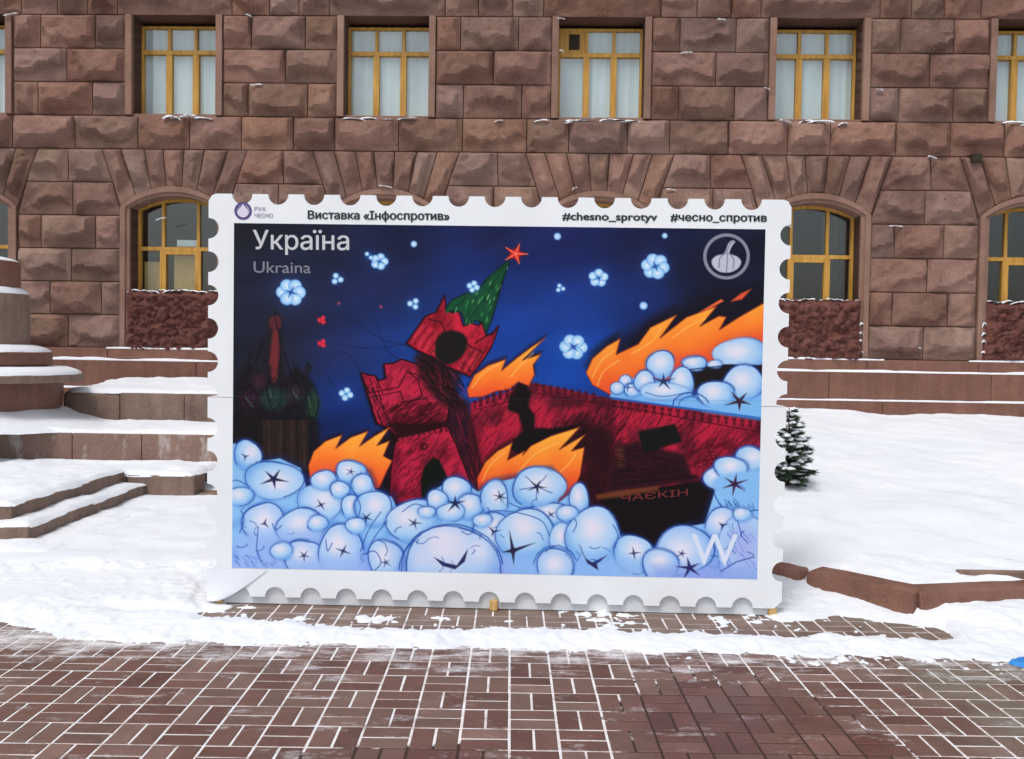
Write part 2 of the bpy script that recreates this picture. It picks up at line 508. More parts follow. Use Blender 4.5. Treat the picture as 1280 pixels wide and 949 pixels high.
def rock(quad, seed, proud=None, name='stone', mat=None, res=0.031, joint=0.007, parent=None):
    """rock-faced block; quad = four (u, z): bottom left, bottom right, top right, top left"""
    rs = random.Random(seed)
    q = np.array(quad, float)
    W = (np.linalg.norm(q[1] - q[0]) + np.linalg.norm(q[2] - q[3])) / 2
    H = (np.linalg.norm(q[3] - q[0]) + np.linalg.norm(q[2] - q[1])) / 2
    nx, ny = max(6, int(W / res) + 2), max(8, int(H / res) + 2)
    S, T = np.meshgrid(np.linspace(0, 1, nx), np.linspace(0, 1, ny))
    dl, dr, db, dt = S * W, (1 - S) * W, T * H, (1 - T) * H
    H0 = proud if proud else rs.uniform(0.10, 0.18)
    x, y = S * W, T * H
    n1 = fbm(x * 4, y * 4, seed * 7 + 1, 3)
    n2 = fbm(x * 13, y * 13, seed * 7 + 3, 3)
    rag = vnoise(x * 3.6, y * 1.5, seed * 7 + 5) * 0.17 + vnoise(x * 11, y * 4, seed * 5 + 9) * 0.06
    n3 = np.abs(fbm(x * 7, y * 9, seed * 11 + 2, 3))
    # the quarry face: an upper facet leaning back and a lower one breaking inwards, meeting in a ragged ridge
    Tr = rs.uniform(0.24, 0.46) * H + rag + 0.10 * (S - 0.5) * rs.uniform(-1, 1)
    up = H0 - np.clip(y - Tr, 0, 9) * rs.uniform(0.06, 0.30)
    dn = H0 - np.clip(Tr - y, 0, 9) * rs.uniform(0.7, 1.7)
    face = np.minimum(up, dn) + 0.06 * (S - 0.5) * rs.uniform(-1, 1) + n1 * 0.045 + n2 * 0.012 - n3 * 0.035
    bot = 0.02 + np.clip(db - 0.008, 0, 9) * rs.uniform(0.5, 1.3) + n2 * 0.01
    top = 0.02 + np.clip(dt - 0.008 + rag * 0.15, 0, 9) * rs.uniform(1.2, 2.6)
    lef = 0.02 + np.clip(dl - rs.uniform(0.0, 0.03) + rag * 0.3, 0, 9) * rs.uniform(0.9, 2.2)
    rig = 0.02 + np.clip(dr - rs.uniform(0.0, 0.05) + rag * 0.3, 0, 9) * rs.uniform(0.8, 2.0)
    h = np.minimum.reduce([face, bot, top, lef, rig])
    for k in range(rs.choice((1, 2, 3, 3))):         # flakes struck off, mostly low down and at the corners
        a = rs.uniform(math.pi * 0.12, math.pi * 0.88) if rs.random() < 0.8 else rs.uniform(0, 2 * math.pi)
        dx, dy = math.cos(a), math.sin(a)
        px = W * (rs.uniform(0.0, 0.35) if dx > 0 else rs.uniform(0.65, 1.0))
        py = H * rs.uniform(0.0, 0.30) if dy > 0 else H * rs.uniform(0.7, 1.0)
        pl = H0 * rs.uniform(0.15, 0.5) + ((x - px) * dx + (y - py) * dy) * rs.uniform(0.35, 0.95) + n2 * 0.02 + n1 * 0.02
        h = np.minimum(h, np.maximum(pl, 0.025 + n2 * 0.02))
    h = h + n2 * 0.014
    e = np.minimum.reduce([dl, dr, db, dt])
    h = np.where(e < 1e-6, 0.004, np.maximum(h, 0.012))
    # inset for the joint
    si = joint / W; ti = joint / H
    S2 = si + S * (1 - 2 * si); T2 = ti + T * (1 - 2 * ti)
    U = (1 - S2) * (1 - T2) * q[0, 0] + S2 * (1 - T2) * q[1, 0] + S2 * T2 * q[2, 0] + (1 - S2) * T2 * q[3, 0]
    Z = (1 - S2) * (1 - T2) * q[0, 1] + S2 * (1 - T2) * q[1, 1] + S2 * T2 * q[2, 1] + (1 - S2) * T2 * q[3, 1]
    V = np.stack([U.ravel(), -h.ravel(), Z.ravel()], 1)
    F = grid_faces(nx, ny).tolist()
    # skirt back into the wall
    ring = list(range(nx)) + [nx * (k + 1) - 1 for k in range(1, ny)] + [nx * ny - 1 - k for k in range(1, nx)] + [nx * k for k in range(ny - 2, 0, -1)]
    base = len(V)
    back = V[ring].copy(); back[:, 1] = 0.03
    V = np.concatenate([V, back])
    n = len(ring)
    for k in range(n):
        j = (k + 1) % n
        F.append((ring[j], ring[k], base + k, base + j))
    o = add_mesh(name, V.tolist(), F, mat or M_STONE, parent or bld)
    # smooth with sharp breaks
    me = o.data
    me.polygons.foreach_set('use_smooth', [True] * len(me.polygons))
    try: me.set_sharp_from_angle(angle=math.radians(32))
    except Exception: pass
    return o

seed = [11]
def rect(u0, u1, z0, z1, **k):
    seed[0] += 1
    return rock([(u0, z0), (u1, z0), (u1, z1), (u0, z1)], seed[0], **k)
rr = random.Random(21)
def run(u0, u1, z0, z1, fr):
    tot = sum(fr); x = u0
    for f in fr:
        x2 = x + (u1 - u0) * f / tot
        if x2 > -9.0 and x < 9.0: rect(x, x2, z0, z1)
        x = x2
# piers between lower windows (four courses), then upper piers (three courses)
pat3, pat2 = (0.24, 0.48, 0.28), (0.52, 0.48)
for k in range(len(BAYS) - 1):
    a, b = BAYS[k] + AH, BAYS[k + 1] - AH
    for r_ in range(4):
        base = (pat2, pat3, pat2, pat3)[r_] if k != 0 else (pat2, (0.30, 0.50, 0.20), pat2, (0.22, 0.52, 0.26))[r_]
        run(a, b, CZ[r_], CZ[r_ + 1], [f * rr.uniform(0.88, 1.12) for f in base])
    a, b = BAYS[k] + UH + 0.10, BAYS[k + 1] - UH - 0.10
    for r_, base in zip((7, 8, 9), (pat3, pat2, pat3)):
        run(a, b, CZ[r_], CZ[r_ + 1], [f * rr.uniform(0.88, 1.12) for f in base])
run(BAYS[-1] + UH + .1, BAYS[-1] + UH + .9, CZ[7], CZ[8], (1,)); 
# sill course
x = -9.0
xs = []
while x < 9.0:
    x2 = x + rr.choice((0.62, 0.78, 0.86, 0.95))
    rect(x, x2, CZ[6], CZ[7]); x = x2
# lintel course
for k, c in enumerate(BAYS):
    rect(c - 0.86, c + 0.86, CZ[10], CZ[11], proud=0.15)
    if k < 5: run(c + 0.86, BAYS[k + 1] - 0.86, CZ[10], CZ[11], [f * rr.uniform(0.85, 1.15) for f in (0.34, 0.33, 0.33)])
# arches: fan of seven wedge stones, then two courses of stones between the fans
def arc(hw, z_s, z_a, u):
    R = (hw * hw + (z_a - z_s) ** 2) / (2 * (z_a - z_s)); zc = z_a - R
    return zc + math.sqrt(max(R * R - u * u, 0))
def fan_u(z): return AH + 0.30 * (z - SPR) / (CZ[6] - SPR)
for k, c in enumerate(BAYS):
    nb = 7
    ub = [-AH + 2 * AH * i / nb for i in range(nb + 1)]
    ut = [-1.10 + 2.20 * i / nb + (rr.uniform(-.03, .03) if 0 < i < nb else 0) for i in range(nb + 1)]
    for i in range(nb):
        if not -9.2 < c + ub[i] < 9.0: continue
        seed[0] += 1
        z_ = lambda u: arc(AH, SPR, APEX_O, u) if abs(u) < AH - 1e-6 else SPR
        rock([(c + ub[i], z_(ub[i])), (c + ub[i + 1], z_(ub[i + 1])), (c + ut[i + 1], CZ[6]), (c + ut[i], CZ[6])], seed[0])
    if k < 5:
        n = BAYS[k + 1]
        for (za, zb, f) in ((CZ[4], CZ[5], rr.uniform(.42, .58)), (CZ[5], CZ[6], rr.uniform(.40, .62))):
            ua, ub2 = max(AH, fan_u(za)), fan_u(zb)
            la, lb, ra, rb2 = c + ua, c + ub2, n - ua, n - ub2
            ma, mb_ = la + (ra - la) * f, lb + (rb2 - lb) * f
            seed[0] += 1; rock([(la, za), (ma, za), (mb_, zb), (lb, zb)], seed[0])
            seed[0] += 1; rock([(ma, za), (ra, za), (rb2, zb), (mb_, zb)], seed[0])

# dressed jambs of the upper windows
for c in BAYS:
    for s in (-1, 1):
        m2 = MB()
        u0, u1 = sorted((c + s * UH, c + s * (UH + 0.098)))
        m2.box(u0, u1, -0.055, 0.60, CZ[7] + 0.004, CZ[10] - 0.004, 0.008)
        m2.build('jamb', M_TRIM, bld)
    m2 = MB(); m2.box(c - UH + .002, c + UH - .002, 0.0, 0.6, CZ[7] - 0.02, CZ[7] + 0.03, 0.006)
    m2.build('sill', M_TRIM, bld)

# architraves of the lower windows
def arch_path(hw, z_s, z_a, n=18, zb=CZ[0] + 0.003):
    p = [(-hw, zb)]
    for i in range(n + 1):
        u = -hw + 2 * hw * i / n
        p.append((u, arc(hw, z_s, z_a, u) if 0 < i < n else z_s))
    p.append((hw, zb))
    return p
for c in BAYS:
    m2 = MB()
    steps = [(LH, APEX_I, 0.34), (LH, APEX_I, -0.03), (LH + 0.05, APEX_I + 0.045, -0.03), (LH + 0.06, APEX_I + 0.055, -0.06), (AH - 0.004, APEX_O - 0.004, -0.06), (AH - 0.004, APEX_O - 0.004, 0.03)]
    rows = [[(c + u, y, z) for u, z in arch_path(hw, SPR, za)] for hw, za, y in steps]
    n = len(rows[0])
    v = [p for r_ in rows for p in r_]
    f = []
    for a in range(len(rows) - 1):
        for b in range(n - 1):
            f.append((a * n + b, a * n + b + 1, (a + 1) * n + b + 1, (a + 1) * n + b))
    m2.add(v, f)
    m2.build('architrave', M_TRIM, bld)

# windows
def pane(u0, u1, z0, z1, y, parent):
    m2 = MB(); m2.box(u0, u1, y, y + 0.006, z0, z1)
    return m2.build('pane', M_GLASS, parent)
def curtain(u0, u1, z0, z1, y, parent, mat, seedv, amp=0.025, name='curtain'):
    nx = 40
    us = np.linspace(u0, u1, nx)
    ys = y + amp * np.sin(us * 38 + 3 * np.sin(us * 5 + seedv)) + amp * 0.8 * vnoise(us * 6, us * 0 + seedv, seedv)
    v = [(u, yy, z0) for u, yy in zip(us, ys)] + [(u, yy, z1) for u, yy in zip(us, ys)]
    f = [(i, i + 1, nx + i + 1, nx + i) for i in range(nx - 1)]
    return add_mesh(name, v, f, mat, parent, True)
FY = 0.30
for k, c in enumerate(BAYS):
    z0, z1 = CZ[7] + 0.03, CZ[10] - 0.06
    zt = 6.03
    fw = 0.034
    m2 = MB()
    m2.box(c - UH, c - UH + fw, FY, FY + 0.08, z0, z1); m2.box(c + UH - fw, c + UH, FY, FY + 0.08, z0, z1)
    m2.box(c - UH + fw, c + UH - fw, FY, FY + 0.08, z1 - fw, z1); m2.box(c - UH + fw, c + UH - fw, FY, FY + 0.08, z0, z0 + fw)
    m2.box(c - UH + fw, c + UH - fw, FY - 0.012, FY + 0.08, zt - 0.03, zt + 0.03)
    mu = [-0.205, 0.205]
    for u in mu:
        wd = 0.045
        m2.box(c + u - wd, c + u + wd, FY - 0.006, FY + 0.08, z0 + fw, zt - 0.03)
        m2.box(c + u - 0.022, c + u + 0.022, FY - 0.006, FY + 0.08, zt + 0.03, z1 - fw)
    win = m2.build('window', M_WOOD, bld)
    edges = [-UH + fw] + mu + [UH - fw]
    for i in range(3):
        a = edges[i] + (0.045 if i else 0); b = edges[i + 1] - (0.045 if i < 2 else 0)
        pane(c + a, c + b, z0 + fw, zt - 0.03, FY + 0.03, win)
        a = edges[i] + (0.022 if i else 0); b = edges[i + 1] - (0.022 if i < 2 else 0)
        if k == 3 and i == 0:
            m3 = MB(); m3.box(c + a, c + b, FY + 0.01, FY + 0.05, zt + 0.03, z1 - fw); vp = m3.build('vent_panel', M_WOOD, win)
            m3 = MB()
            for q in range(6): m3.box(c - 0.46, c - 0.32, FY - 0.004, FY + 0.006, zt + 0.09 + q * 0.037, zt + 0.115 + q * 0.037)
            m3.box(c - 0.47, c - 0.31, FY + 0.003, FY + 0.012, zt + 0.08, zt + 0.31)
            m3.build('vent_grille', M_DARK, win)
        else:
            pane(c + a, c + b, zt + 0.03, z1 - fw, FY + 0.03, win)
    curtain(c - UH + 0.02, c + UH - 0.02, z0 + 0.02, z1, FY + 0.08, win, M_CURTAIN, k + 2, 0.009)

LY = 0.26
for k, c in enumerate(BAYS):
    z0 = CZ[0] + 0.02
    zt, fw = 3.05, 0.045
    m2 = MB()
    # arched outer frame
    outer = arch_path(LH, SPR, APEX_I, 18, z0); inner = arch_path(LH - fw, SPR, APEX_I - fw, 18, z0)
    for (y0_, y1_) in ((LY, LY + 0.07),):
        n = len(outer)
        v = [(c + u, y0_, z) for u, z in outer] + [(c + u, y0_, z) for u, z in inner] + [(c + u, y1_, z) for u, z in inner]
        f = [(i, i + 1, n + i + 1, n + i) for i in range(n - 1)] + [(n + i, n + i + 1, 2 * n + i + 1, 2 * n + i) for i in range(n - 1)]
        m2.add(v, f)
    m2.box(c - LH + fw, c + LH - fw, LY - 0.01, LY + 0.07, zt - 0.028, zt + 0.028)
    for u in (-0.27, 0.27):
        zz = arc(LH - fw, SPR, APEX_I - fw, u)
        m2.box(c + u - 0.022, c + u + 0.022, LY - 0.005, LY + 0.07, zt + 0.028, zz)
        m2.box(c + u - 0.045, c + u + 0.045, LY - 0.015, LY + 0.07, z0, zt - 0.028)
    m2.box(c - 0.225, c + 0.225, LY - 0.012, LY + 0.07, zt - 0.085, zt - 0.030)
    win = m2.build('window', M_WOOD, bld)
    for (a, b) in ((-LH + fw, -0.315), (-0.225, 0.225), (0.315, LH - fw)):
        pane(c + a, c + b, z0, zt - (0.086 if a == -0.225 else 0.029), LY + 0.03, win)
    for (a, b) in ((-LH + fw, -0.292), (-0.248, 0.248), (0.292, LH - fw)):
        n = 8
        us = [a + (b - a) * i / n for i in range(n + 1)]
        v = [(c + a, LY + 0.03, zt + 0.029), (c + b, LY + 0.03, zt + 0.029)] + [(c + u, LY + 0.03, arc(LH - fw, SPR, APEX_I - fw, u) if abs(u) < LH - fw - 1e-5 else SPR) for u in reversed(us)]
        nn = len(v)
        v += [(x, y + 0.006, z) for x, y, z in v]
        f = [tuple(range(nn)), tuple(range(2 * nn - 1, nn - 1, -1))] + [(i, (i + 1) % nn, nn + (i + 1) % nn, nn + i) for i in range(nn)]
        add_mesh('pane', v, f, M_GLASS, win)
    if k in (1,):
        curtain(c - LH + 0.06, c - 0.30, z0, 2.86, LY + 0.10, win, M_BLIND, 3, 0.004, 'blind')
        curtain(c - 0.14, c + 0.21, z0, 2.98, LY + 0.10, win, M_BLIND, 4, 0.004, 'blind')
        curtain(c - 0.10, c + 0.24, 3.10, 3.20, LY + 0.10, win, M_CURTAIN, 5, 0.003, 'blind')
    elif k in (4, 5):
        curtain(c + 0.30, c + LH - 0.05, z0, 3.7, LY + 0.35, win, M_ROOM, 6, 0.03)

# rough red blocks closing the foot of each arched window
for k, c in enumerate(BAYS[1:], 1):
    rs = random.Random(50 + k)
    W_, H_, D_ = (1.36, 0.88, 0.30)
    nx, ny = 78, 54
    S, T = np.meshgrid(np.linspace(0, 1, nx), np.linspace(0, 1, ny))
    x, y = S * W_, T * H_
    e = np.minimum.reduce([x, W_ - x, (H_ - y), y + 0.06])
    nz = fbm(x * 15, y * 15, k * 31, 5, 0.66)
    h = 0.10 * sstep(0.0, 0.10, e) + 0.085 * nz * sstep(0, 0.06, e) + 0.03
    bul = 1.0 + 0.075 * sstep(0.5, 0.0, T)
    U = c - W_ / 2 * bul + x * bul + 0.03 * vnoise(y * 6, x * 3, k)
    Zt = 0.02 * vnoise(x * 5, x * 0 + k, 3) * sstep(0.7, 1, T)
    V = np.stack([U.ravel(), (-h - 0.02).ravel(), (CZ[0] - 0.02 + y + Zt).ravel()], 1)
    F = grid_faces(nx, ny).tolist()
    ring = list(range(nx)) + [nx * (q + 1) - 1 for q in range(1, ny)] + [nx * ny - 1 - q for q in range(1, nx)] + [nx * q for q in range(ny - 2, 0, -1)]
    bk = V[ring].copy(); bk[:, 1] = D_ - 0.08
    base = len(V); V = np.concatenate([V, bk])
    for q in range(len(ring)):
        j = (q + 1) % len(ring); F.append((ring[j], ring[q], base + q, base + j))
    o = add_mesh('parapet_block', V.tolist(), F, M_RED, bld, True)
    o['label'] = 'rough dark red stone block at the foot of an arched window'

# plinth: ledge and two stepped bands, cut in long slabs
def slabs(name, y0, y1, z0, z1, cuts, b=0.012):
    for a, b2 in zip(cuts[:-1], cuts[1:]):
        m2 = MB(); m2.box(a + 0.003, b2 - 0.003, y0, y1, z0, z1, b)
        m2.build(name, M_PLINTH, bld)
slabs('ledge', -0.16, 0.02, 1.36, CZ[0] - 0.004, [-9.2 + 1.6 * i for i in range(12)])
slabs('plinth_slab', -0.34, 0.02, 0.955, 1.352, [-9.2 + 2.3 * i for i in range(9)])
slabs('plinth_base', -0.52, 0.02, 0.4, 0.948, [-9.2 + 2.9 * i for i in range(7)])
# small dark box fixed to the wall
m2 = MB(); m2.box(6.62, 6.76, -0.16, 0.0, 4.40, 4.52, 0.01); m2.build('wall_box', M_DARK, bld)

# ------------------------------------------------------------------ stamp board
BO, BA = (-1.8258, 5.4763), -0.02907
brd = empty('stamp_board', (BO[0], BO[1], 0), BA)
tag(brd, 'giant postage stamp display board with scalloped white edge and burning tower picture', 'display board')
BW, BT, BB = 3.472, 2.484, 0.052
SEAM = 1.262
PU = [0.203 + 0.2168 * k for k in range(15)]
PZ = [BT - 0.207 - 0.2005 * k for k in range(11)]
PR = 0.0625
def semi(cx, cz, a0, a1, n=10):
    return [(cx + PR * math.cos(a0 + (a1 - a0) * i / n), cz + PR * math.sin(a0 + (a1 - a0) * i / n)) for i in range(n + 1)]
pi = math.pi
def panel(name, z0, z1, top, bottom):
    loop = []
    # start at top left going right along the top
    c = 0.045
    if top:
        loop += [(0, z1 - c), (0.02, z1 - 0.01), (c, z1)]
        for u in PU: loop += semi(u, z1, pi, 2 * pi)
        loop += [(BW - c, z1), (BW - 0.02, z1 - 0.01), (BW, z1 - c)]
    else:
        loop += [(0.0, z1), (BW, z1)]
    for z in PZ:
        if z0 + PR < z < z1 - PR: loop += semi(BW, z, pi / 2, 3 * pi / 2)
        elif z0 < z < z1: loop += [p for p in semi(BW, z, pi / 2, 3 * pi / 2) if z0 < p[1] < z1]
    if bottom:
        loop += [(BW, z0 + c), (BW - c, z0)]
        for u in reversed(PU): loop += semi(u, z0, 0, pi)
        loop += [(c, z0), (0, z0 + c)]
    else:
        loop += [(BW, z0), (0, z0)]
    for z in reversed(PZ):
        if z0 + PR < z < z1 - PR: loop += semi(0, z, -pi / 2, pi / 2)
        elif z0 < z < z1: loop += [p for p in semi(0, z, -pi / 2, pi / 2) if z0 < p[1] < z1]
    bm = bmesh.new()
    fr = [bm.verts.new((u, 0.0, z)) for u, z in loop]
    f = bm.faces.new(fr)
    bmesh.ops.recalc_face_normals(bm, faces=[f])
    if f.normal.y > 0: f.normal_flip()
    ex = bmesh.ops.extrude_face_region(bm, geom=[f])
    for g_ in ex['geom']:
        if isinstance(g_, bmesh.types.BMVert): g_.co.y += 0.024
    bmesh.ops.triangulate(bm, faces=[f_ for f_ in bm.faces if len(f_.verts) > 4])
    me = bpy.data.meshes.new(name); bm.to_mesh(me); bm.free()
    me.materials.append(M_WHITE)
    o = bpy.data.objects.new(name, me); COL.objects.link(o); o.parent = brd
    return o
panel('panel', SEAM + 0.0015, BT, True, False)
panel('panel', BB, SEAM - 0.0015, False, True)
# base board standing behind the lower scallops, back frame, timber feet
m2 = MB(); m2.box(0.06, BW - 0.06, 0.0255, 0.055, 0.004, 0.20, 0.002); m2.build('base_board', M_GREYP, brd)
for u in (0.07, BW / 2 + 0.012, BW - 0.05):
    pu = min(max(u, 0.12), BW - 0.12)
    m2 = MB(); m2.box(pu - 0.028, pu + 0.028, 0.064, 0.13, 0.0, BT - 0.12, 0.004); m2.build('post', M_TIMBER, brd)
    m2 = MB()
    m2.box(u - 0.024, u + 0.024, 0.004 if u < 0.2 or u > 3 else -0.012, 0.07, 0.003, 0.062, 0.004)
    m2.tube((u - 0.03, 0.02, 0.006), (u + 0.03, 0.06, 0.012), 0.006, 0.004)
    m2.build('foot', M_TIMBER, brd)
for z in (0.25, SEAM, BT - 0.2):
    m2 = MB(); m2.box(0.07, BW - 0.07, 0.027, 0.062, z - 0.03, z + 0.03, 0.003); m2.build('rail', M_TIMBER, brd)

# ---- printed picture: drawn in layout units (x right, y down) on a fine sheet, colour per vertex
PW0, PW1, PZ0, PZ1 = 0.155, 3.322, 0.226, 2.309
QTL, QTR, QBR, QBL = (294, 282), (952, 284), (950, 722), (288, 712)
NXA, NYA = 900, 592
As, At = np.meshgrid(np.linspace(0, 1, NXA), np.linspace(0, 1, NYA))
LX = (1 - As) * (1 - At) * QTL[0] + As * (1 - At) * QTR[0] + As * At * QBR[0] + (1 - As) * At * QBL[0]
LY_ = (1 - As) * (1 - At) * QTL[1] + As * (1 - At) * QTR[1] + As * At * QBR[1] + (1 - As) * At * QBL[1]
IMG = np.zeros((NYA, NXA, 3))
STEPX = (NXA - 1) / 660.0
STEPY = (NYA - 1) / 435.0
ar = random.Random(5)

def layout_to_board(x, y):
    s = (x - 291) / 660.0; t = (y - 282) / 434.0
    for _ in range(6):
        fx = (1 - s) * (1 - t) * QTL[0] + s * (1 - t) * QTR[0] + s * t * QBR[0] + (1 - s) * t * QBL[0] - x
        fy = (1 - s) * (1 - t) * QTL[1] + s * (1 - t) * QTR[1] + s * t * QBR[1] + (1 - s) * t * QBL[1] - y
        s -= fx / 658.0; t -= fy / 434.0
    return PW0 + s * (PW1 - PW0), PZ1 + t * (PZ0 - PZ1)

def window_of(x0, x1, y0, y1, pad=4):
    i0 = int(max(0, (x0 - 296 - pad) * STEPX)); i1 = int(min(NXA, (x1 - 286 + pad) * STEPX + 2))
    j0 = int(max(0, (y0 - 285 - pad) * STEPY - 4)); j1 = int(min(NYA, (y1 - 281 + pad) * STEPY + 10))
    return slice(j0, max(j1, j0)), slice(i0, max(i1, i0))

def seg_dist(X, Y, a, b):
    dx, dy = b[0] - a[0], b[1] - a[1]
    L = dx * dx + dy * dy + 1e-9
    t = np.clip(((X - a[0]) * dx + (Y - a[1]) * dy) / L, 0, 1)
    return np.hypot(X - a[0] - t * dx, Y - a[1] - t * dy)

def blend(W, m, col):
    c = col(LX[W], LY_[W]) if callable(col) else np.array(col, float)[None, None, :]
    IMG[W] = IMG[W] * (1 - m[..., None]) + c * m[..., None]

def sdf(pts, W):
    X, Y = LX[W], LY_[W]
    d = np.full(X.shape, 1e9); ins = np.zeros(X.shape, bool)
    n = len(pts)
    for k in range(n):
        a, b = pts[k], pts[(k + 1) % n]
        d = np.minimum(d, seg_dist(X, Y, a, b))
        if a[1] != b[1]:
            c = ((a[1] > Y) != (b[1] > Y)) & (X < (b[0] - a[0]) * (Y - a[1]) / (b[1] - a[1]) + a[0])
            ins ^= c
    return np.where(ins, -d, d)

def fill(pts, col, soft=0.8, alpha=1.0, line=None, lw=1.0, la=0.9, grow=0.0):
    xs, ys = [p[0] for p in pts], [p[1] for p in pts]
    W = window_of(min(xs), max(xs), min(ys), max(ys), 6 + soft + grow)
    if LX[W].size == 0: return
    d = sdf(pts, W) - grow
    blend(W, np.clip(0.5 - d / (2 * soft), 0, 1) * alpha, col)
    if line is not None:
        blend(W, np.clip(1.0 - (np.abs(d) - lw / 2) / 0.8, 0, 1) * la, line)

def stroke(pts, width, col, alpha=1.0, taper=False):
    xs, ys = [p[0] for p in pts], [p[1] for p in pts]
    W = window_of(min(xs), max(xs), min(ys), max(ys), width + 3)
    if LX[W].size == 0: return
    X, Y = LX[W], LY_[W]
    m = np.zeros(X.shape)
    n = len(pts) - 1
    for k in range(n):
        wd = width * (1 - (k + 0.5) / n * 0.9) if taper else width
        m = np.maximum(m, np.clip(0.5 - (seg_dist(X, Y, pts[k], pts[k + 1]) - wd / 2) / 0.9, 0, 1))
    blend(W, m * alpha, col)

def curve(pts, closed=False, n=6):
    out = []
    N_ = len(pts)
    rng = range(N_) if closed else range(N_ - 1)
    for i in rng:
        p = [pts[(i + k) % N_] if closed else pts[min(max(i + k, 0), N_ - 1)] for k in (-1, 0, 1, 2)]
        for j in range(n):
            t = j / n
            out.append(tuple(0.5 * (2 * p[1][a] + (p[2][a] - p[0][a]) * t + (2 * p[0][a] - 5 * p[1][a] + 4 * p[2][a] - p[3][a]) * t * t + (3 * p[1][a] - p[0][a] - 3 * p[2][a] + p[3][a]) * t ** 3) for a in (0, 1)))
    if not closed: out.append(pts[-1])
    return out

def ell(cx, cy, rx, ry, rot=0, n=22, wob=0.04, a0=0, a1=2 * math.pi):
    o = []
    for k in range(n):
        a = a0 + (a1 - a0) * k / n
        f = 1 + ar.uniform(-wob, wob)
        x, y = rx * math.cos(a) * f, ry * math.sin(a) * f
        o.append((cx + x * math.cos(rot) - y * math.sin(rot), cy + x * math.sin(rot) + y * math.cos(rot)))
    return o

LINE = (34, 74, 160)
def lobed(cx, cy, rx, ry, rot=0, n=26, k2=0.05, k3=0.05):
    p2, p3 = ar.uniform(0, 6), ar.uniform(0, 6)
    o = []
    for k in range(n):
        a = 2 * math.pi * k / n
        f = 1 + k2 * math.sin(2 * a + p2) + k3 * math.sin(3 * a + p3)
        x, y = rx * math.cos(a) * f, ry * math.sin(a) * f
        o.append((cx + x * math.cos(rot) - y * math.sin(rot), cy + x * math.sin(rot) + y * math.cos(rot)))
    return o
def puff(cx, cy, rx, ry, hl=(224, 224, 240), mid=(172, 208, 243), rim=(116, 172, 233), hx=-0.1, hy=-0.2, line=LINE, la=0.8, soft=1.0, rot=0, lw=1.1):
    hxp, hyp = cx + hx * rx + ar.uniform(-.1, .1) * rx, cy + hy * ry
    def g(X, Y):
        r = np.hypot((X - hxp) / rx, (Y - hyp) / ry)[..., None] + 0.10 * vnoise(X * 0.12, Y * 0.12, 5)[..., None]
        a = sstep(0.08, 0.80, r); b = sstep(0.70, 1.25, r)
        c = np.array(hl, float) * (1 - a) + np.array(mid, float) * a
        return c * (1 - b) + np.array(rim, float) * b
    shape = lobed(cx, cy, rx, ry, rot, 26, 0.045 if rx > 9 else 0, 0.05 if rx > 9 else 0)
    if rx > 9 and line is not None: fill(shape, (46, 92, 188), 2.6, 0.5 * la, grow=1.6)
    fill(shape, g, soft, 1)
    if line is None: return
    n = len(shape)
    if rx <= 9:
        stroke(shape + shape[:1], lw, line, la); return
    s0 = int(n * ar.uniform(0.30, 0.5)); ln = int(n * ar.uniform(0.62, 0.9))
    arc_ = [shape[(s0 + k) % n] for k in range(ln)]
    stroke(arc_, lw + 0.2, line, la)
    for _ in range(2 if rx > 16 else 1):
        s1 = int(n * ar.uniform(0.4, 0.9)); l1 = int(n * ar.uniform(0.18, 0.4)); ox, oy = ar.uniform(-2, 2), ar.uniform(-2, 2)
        stroke([(shape[(s1 + k) % n][0] + ox, shape[(s1 + k) % n][1] + oy) for k in range(l1)], 0.9, line, la * 0.8)

def star_mark(cx, cy, r, n=5, col=(44, 34, 66), rot=None):
    rot = ar.uniform(0, 6) if rot is None else rot
    pts = []
    for k in range(2 * n):
        a = rot + math.pi * k / n
        rr_ = r * (ar.uniform(0.8, 1.2) if k % 2 == 0 else 0.22)
        pts.append((cx + rr_ * math.cos(a), cy + rr_ * math.sin(a) * 0.85))
    fill(pts, col, 0.7)

def hatch(poly, n, ang, length, col, alpha, width=0.9):
    xs, ys = [p[0] for p in poly], [p[1] for p in poly]
    def inside(x, y):
        r_ = False
        for k in range(len(poly)):
            a, b = poly[k], poly[(k + 1) % len(poly)]
            if (a[1] > y) != (b[1] > y) and x < (b[0] - a[0]) * (y - a[1]) / (b[1] - a[1]) + a[0]: r_ = not r_
        return r_
    for _ in range(n):
        x, y = ar.uniform(min(xs), max(xs)), ar.uniform(min(ys), max(ys))
        a = ang + ar.uniform(-0.25, 0.25); l = length * ar.uniform(0.5, 1.3)
        x2, y2 = x + l * math.cos(a), y + l * math.sin(a)
        if inside(x, y) and inside(x2, y2):
            stroke([(x, y), ((x + x2) / 2 + ar.uniform(-1, 1), (y + y2) / 2), (x2, y2)], width, col, alpha)

def glow(cx, cy, rx, ry, col, alpha, p=1.0):
    W = window_of(cx - 2.2 * rx, cx + 2.2 * rx, cy - 2.2 * ry, cy + 2.2 * ry)
    if LX[W].size == 0: return
    r2 = ((LX[W] - cx) / rx) ** 2 + ((LY_[W] - cy) / ry) ** 2
    blend(W, np.exp(-r2 * p) * alpha, col)

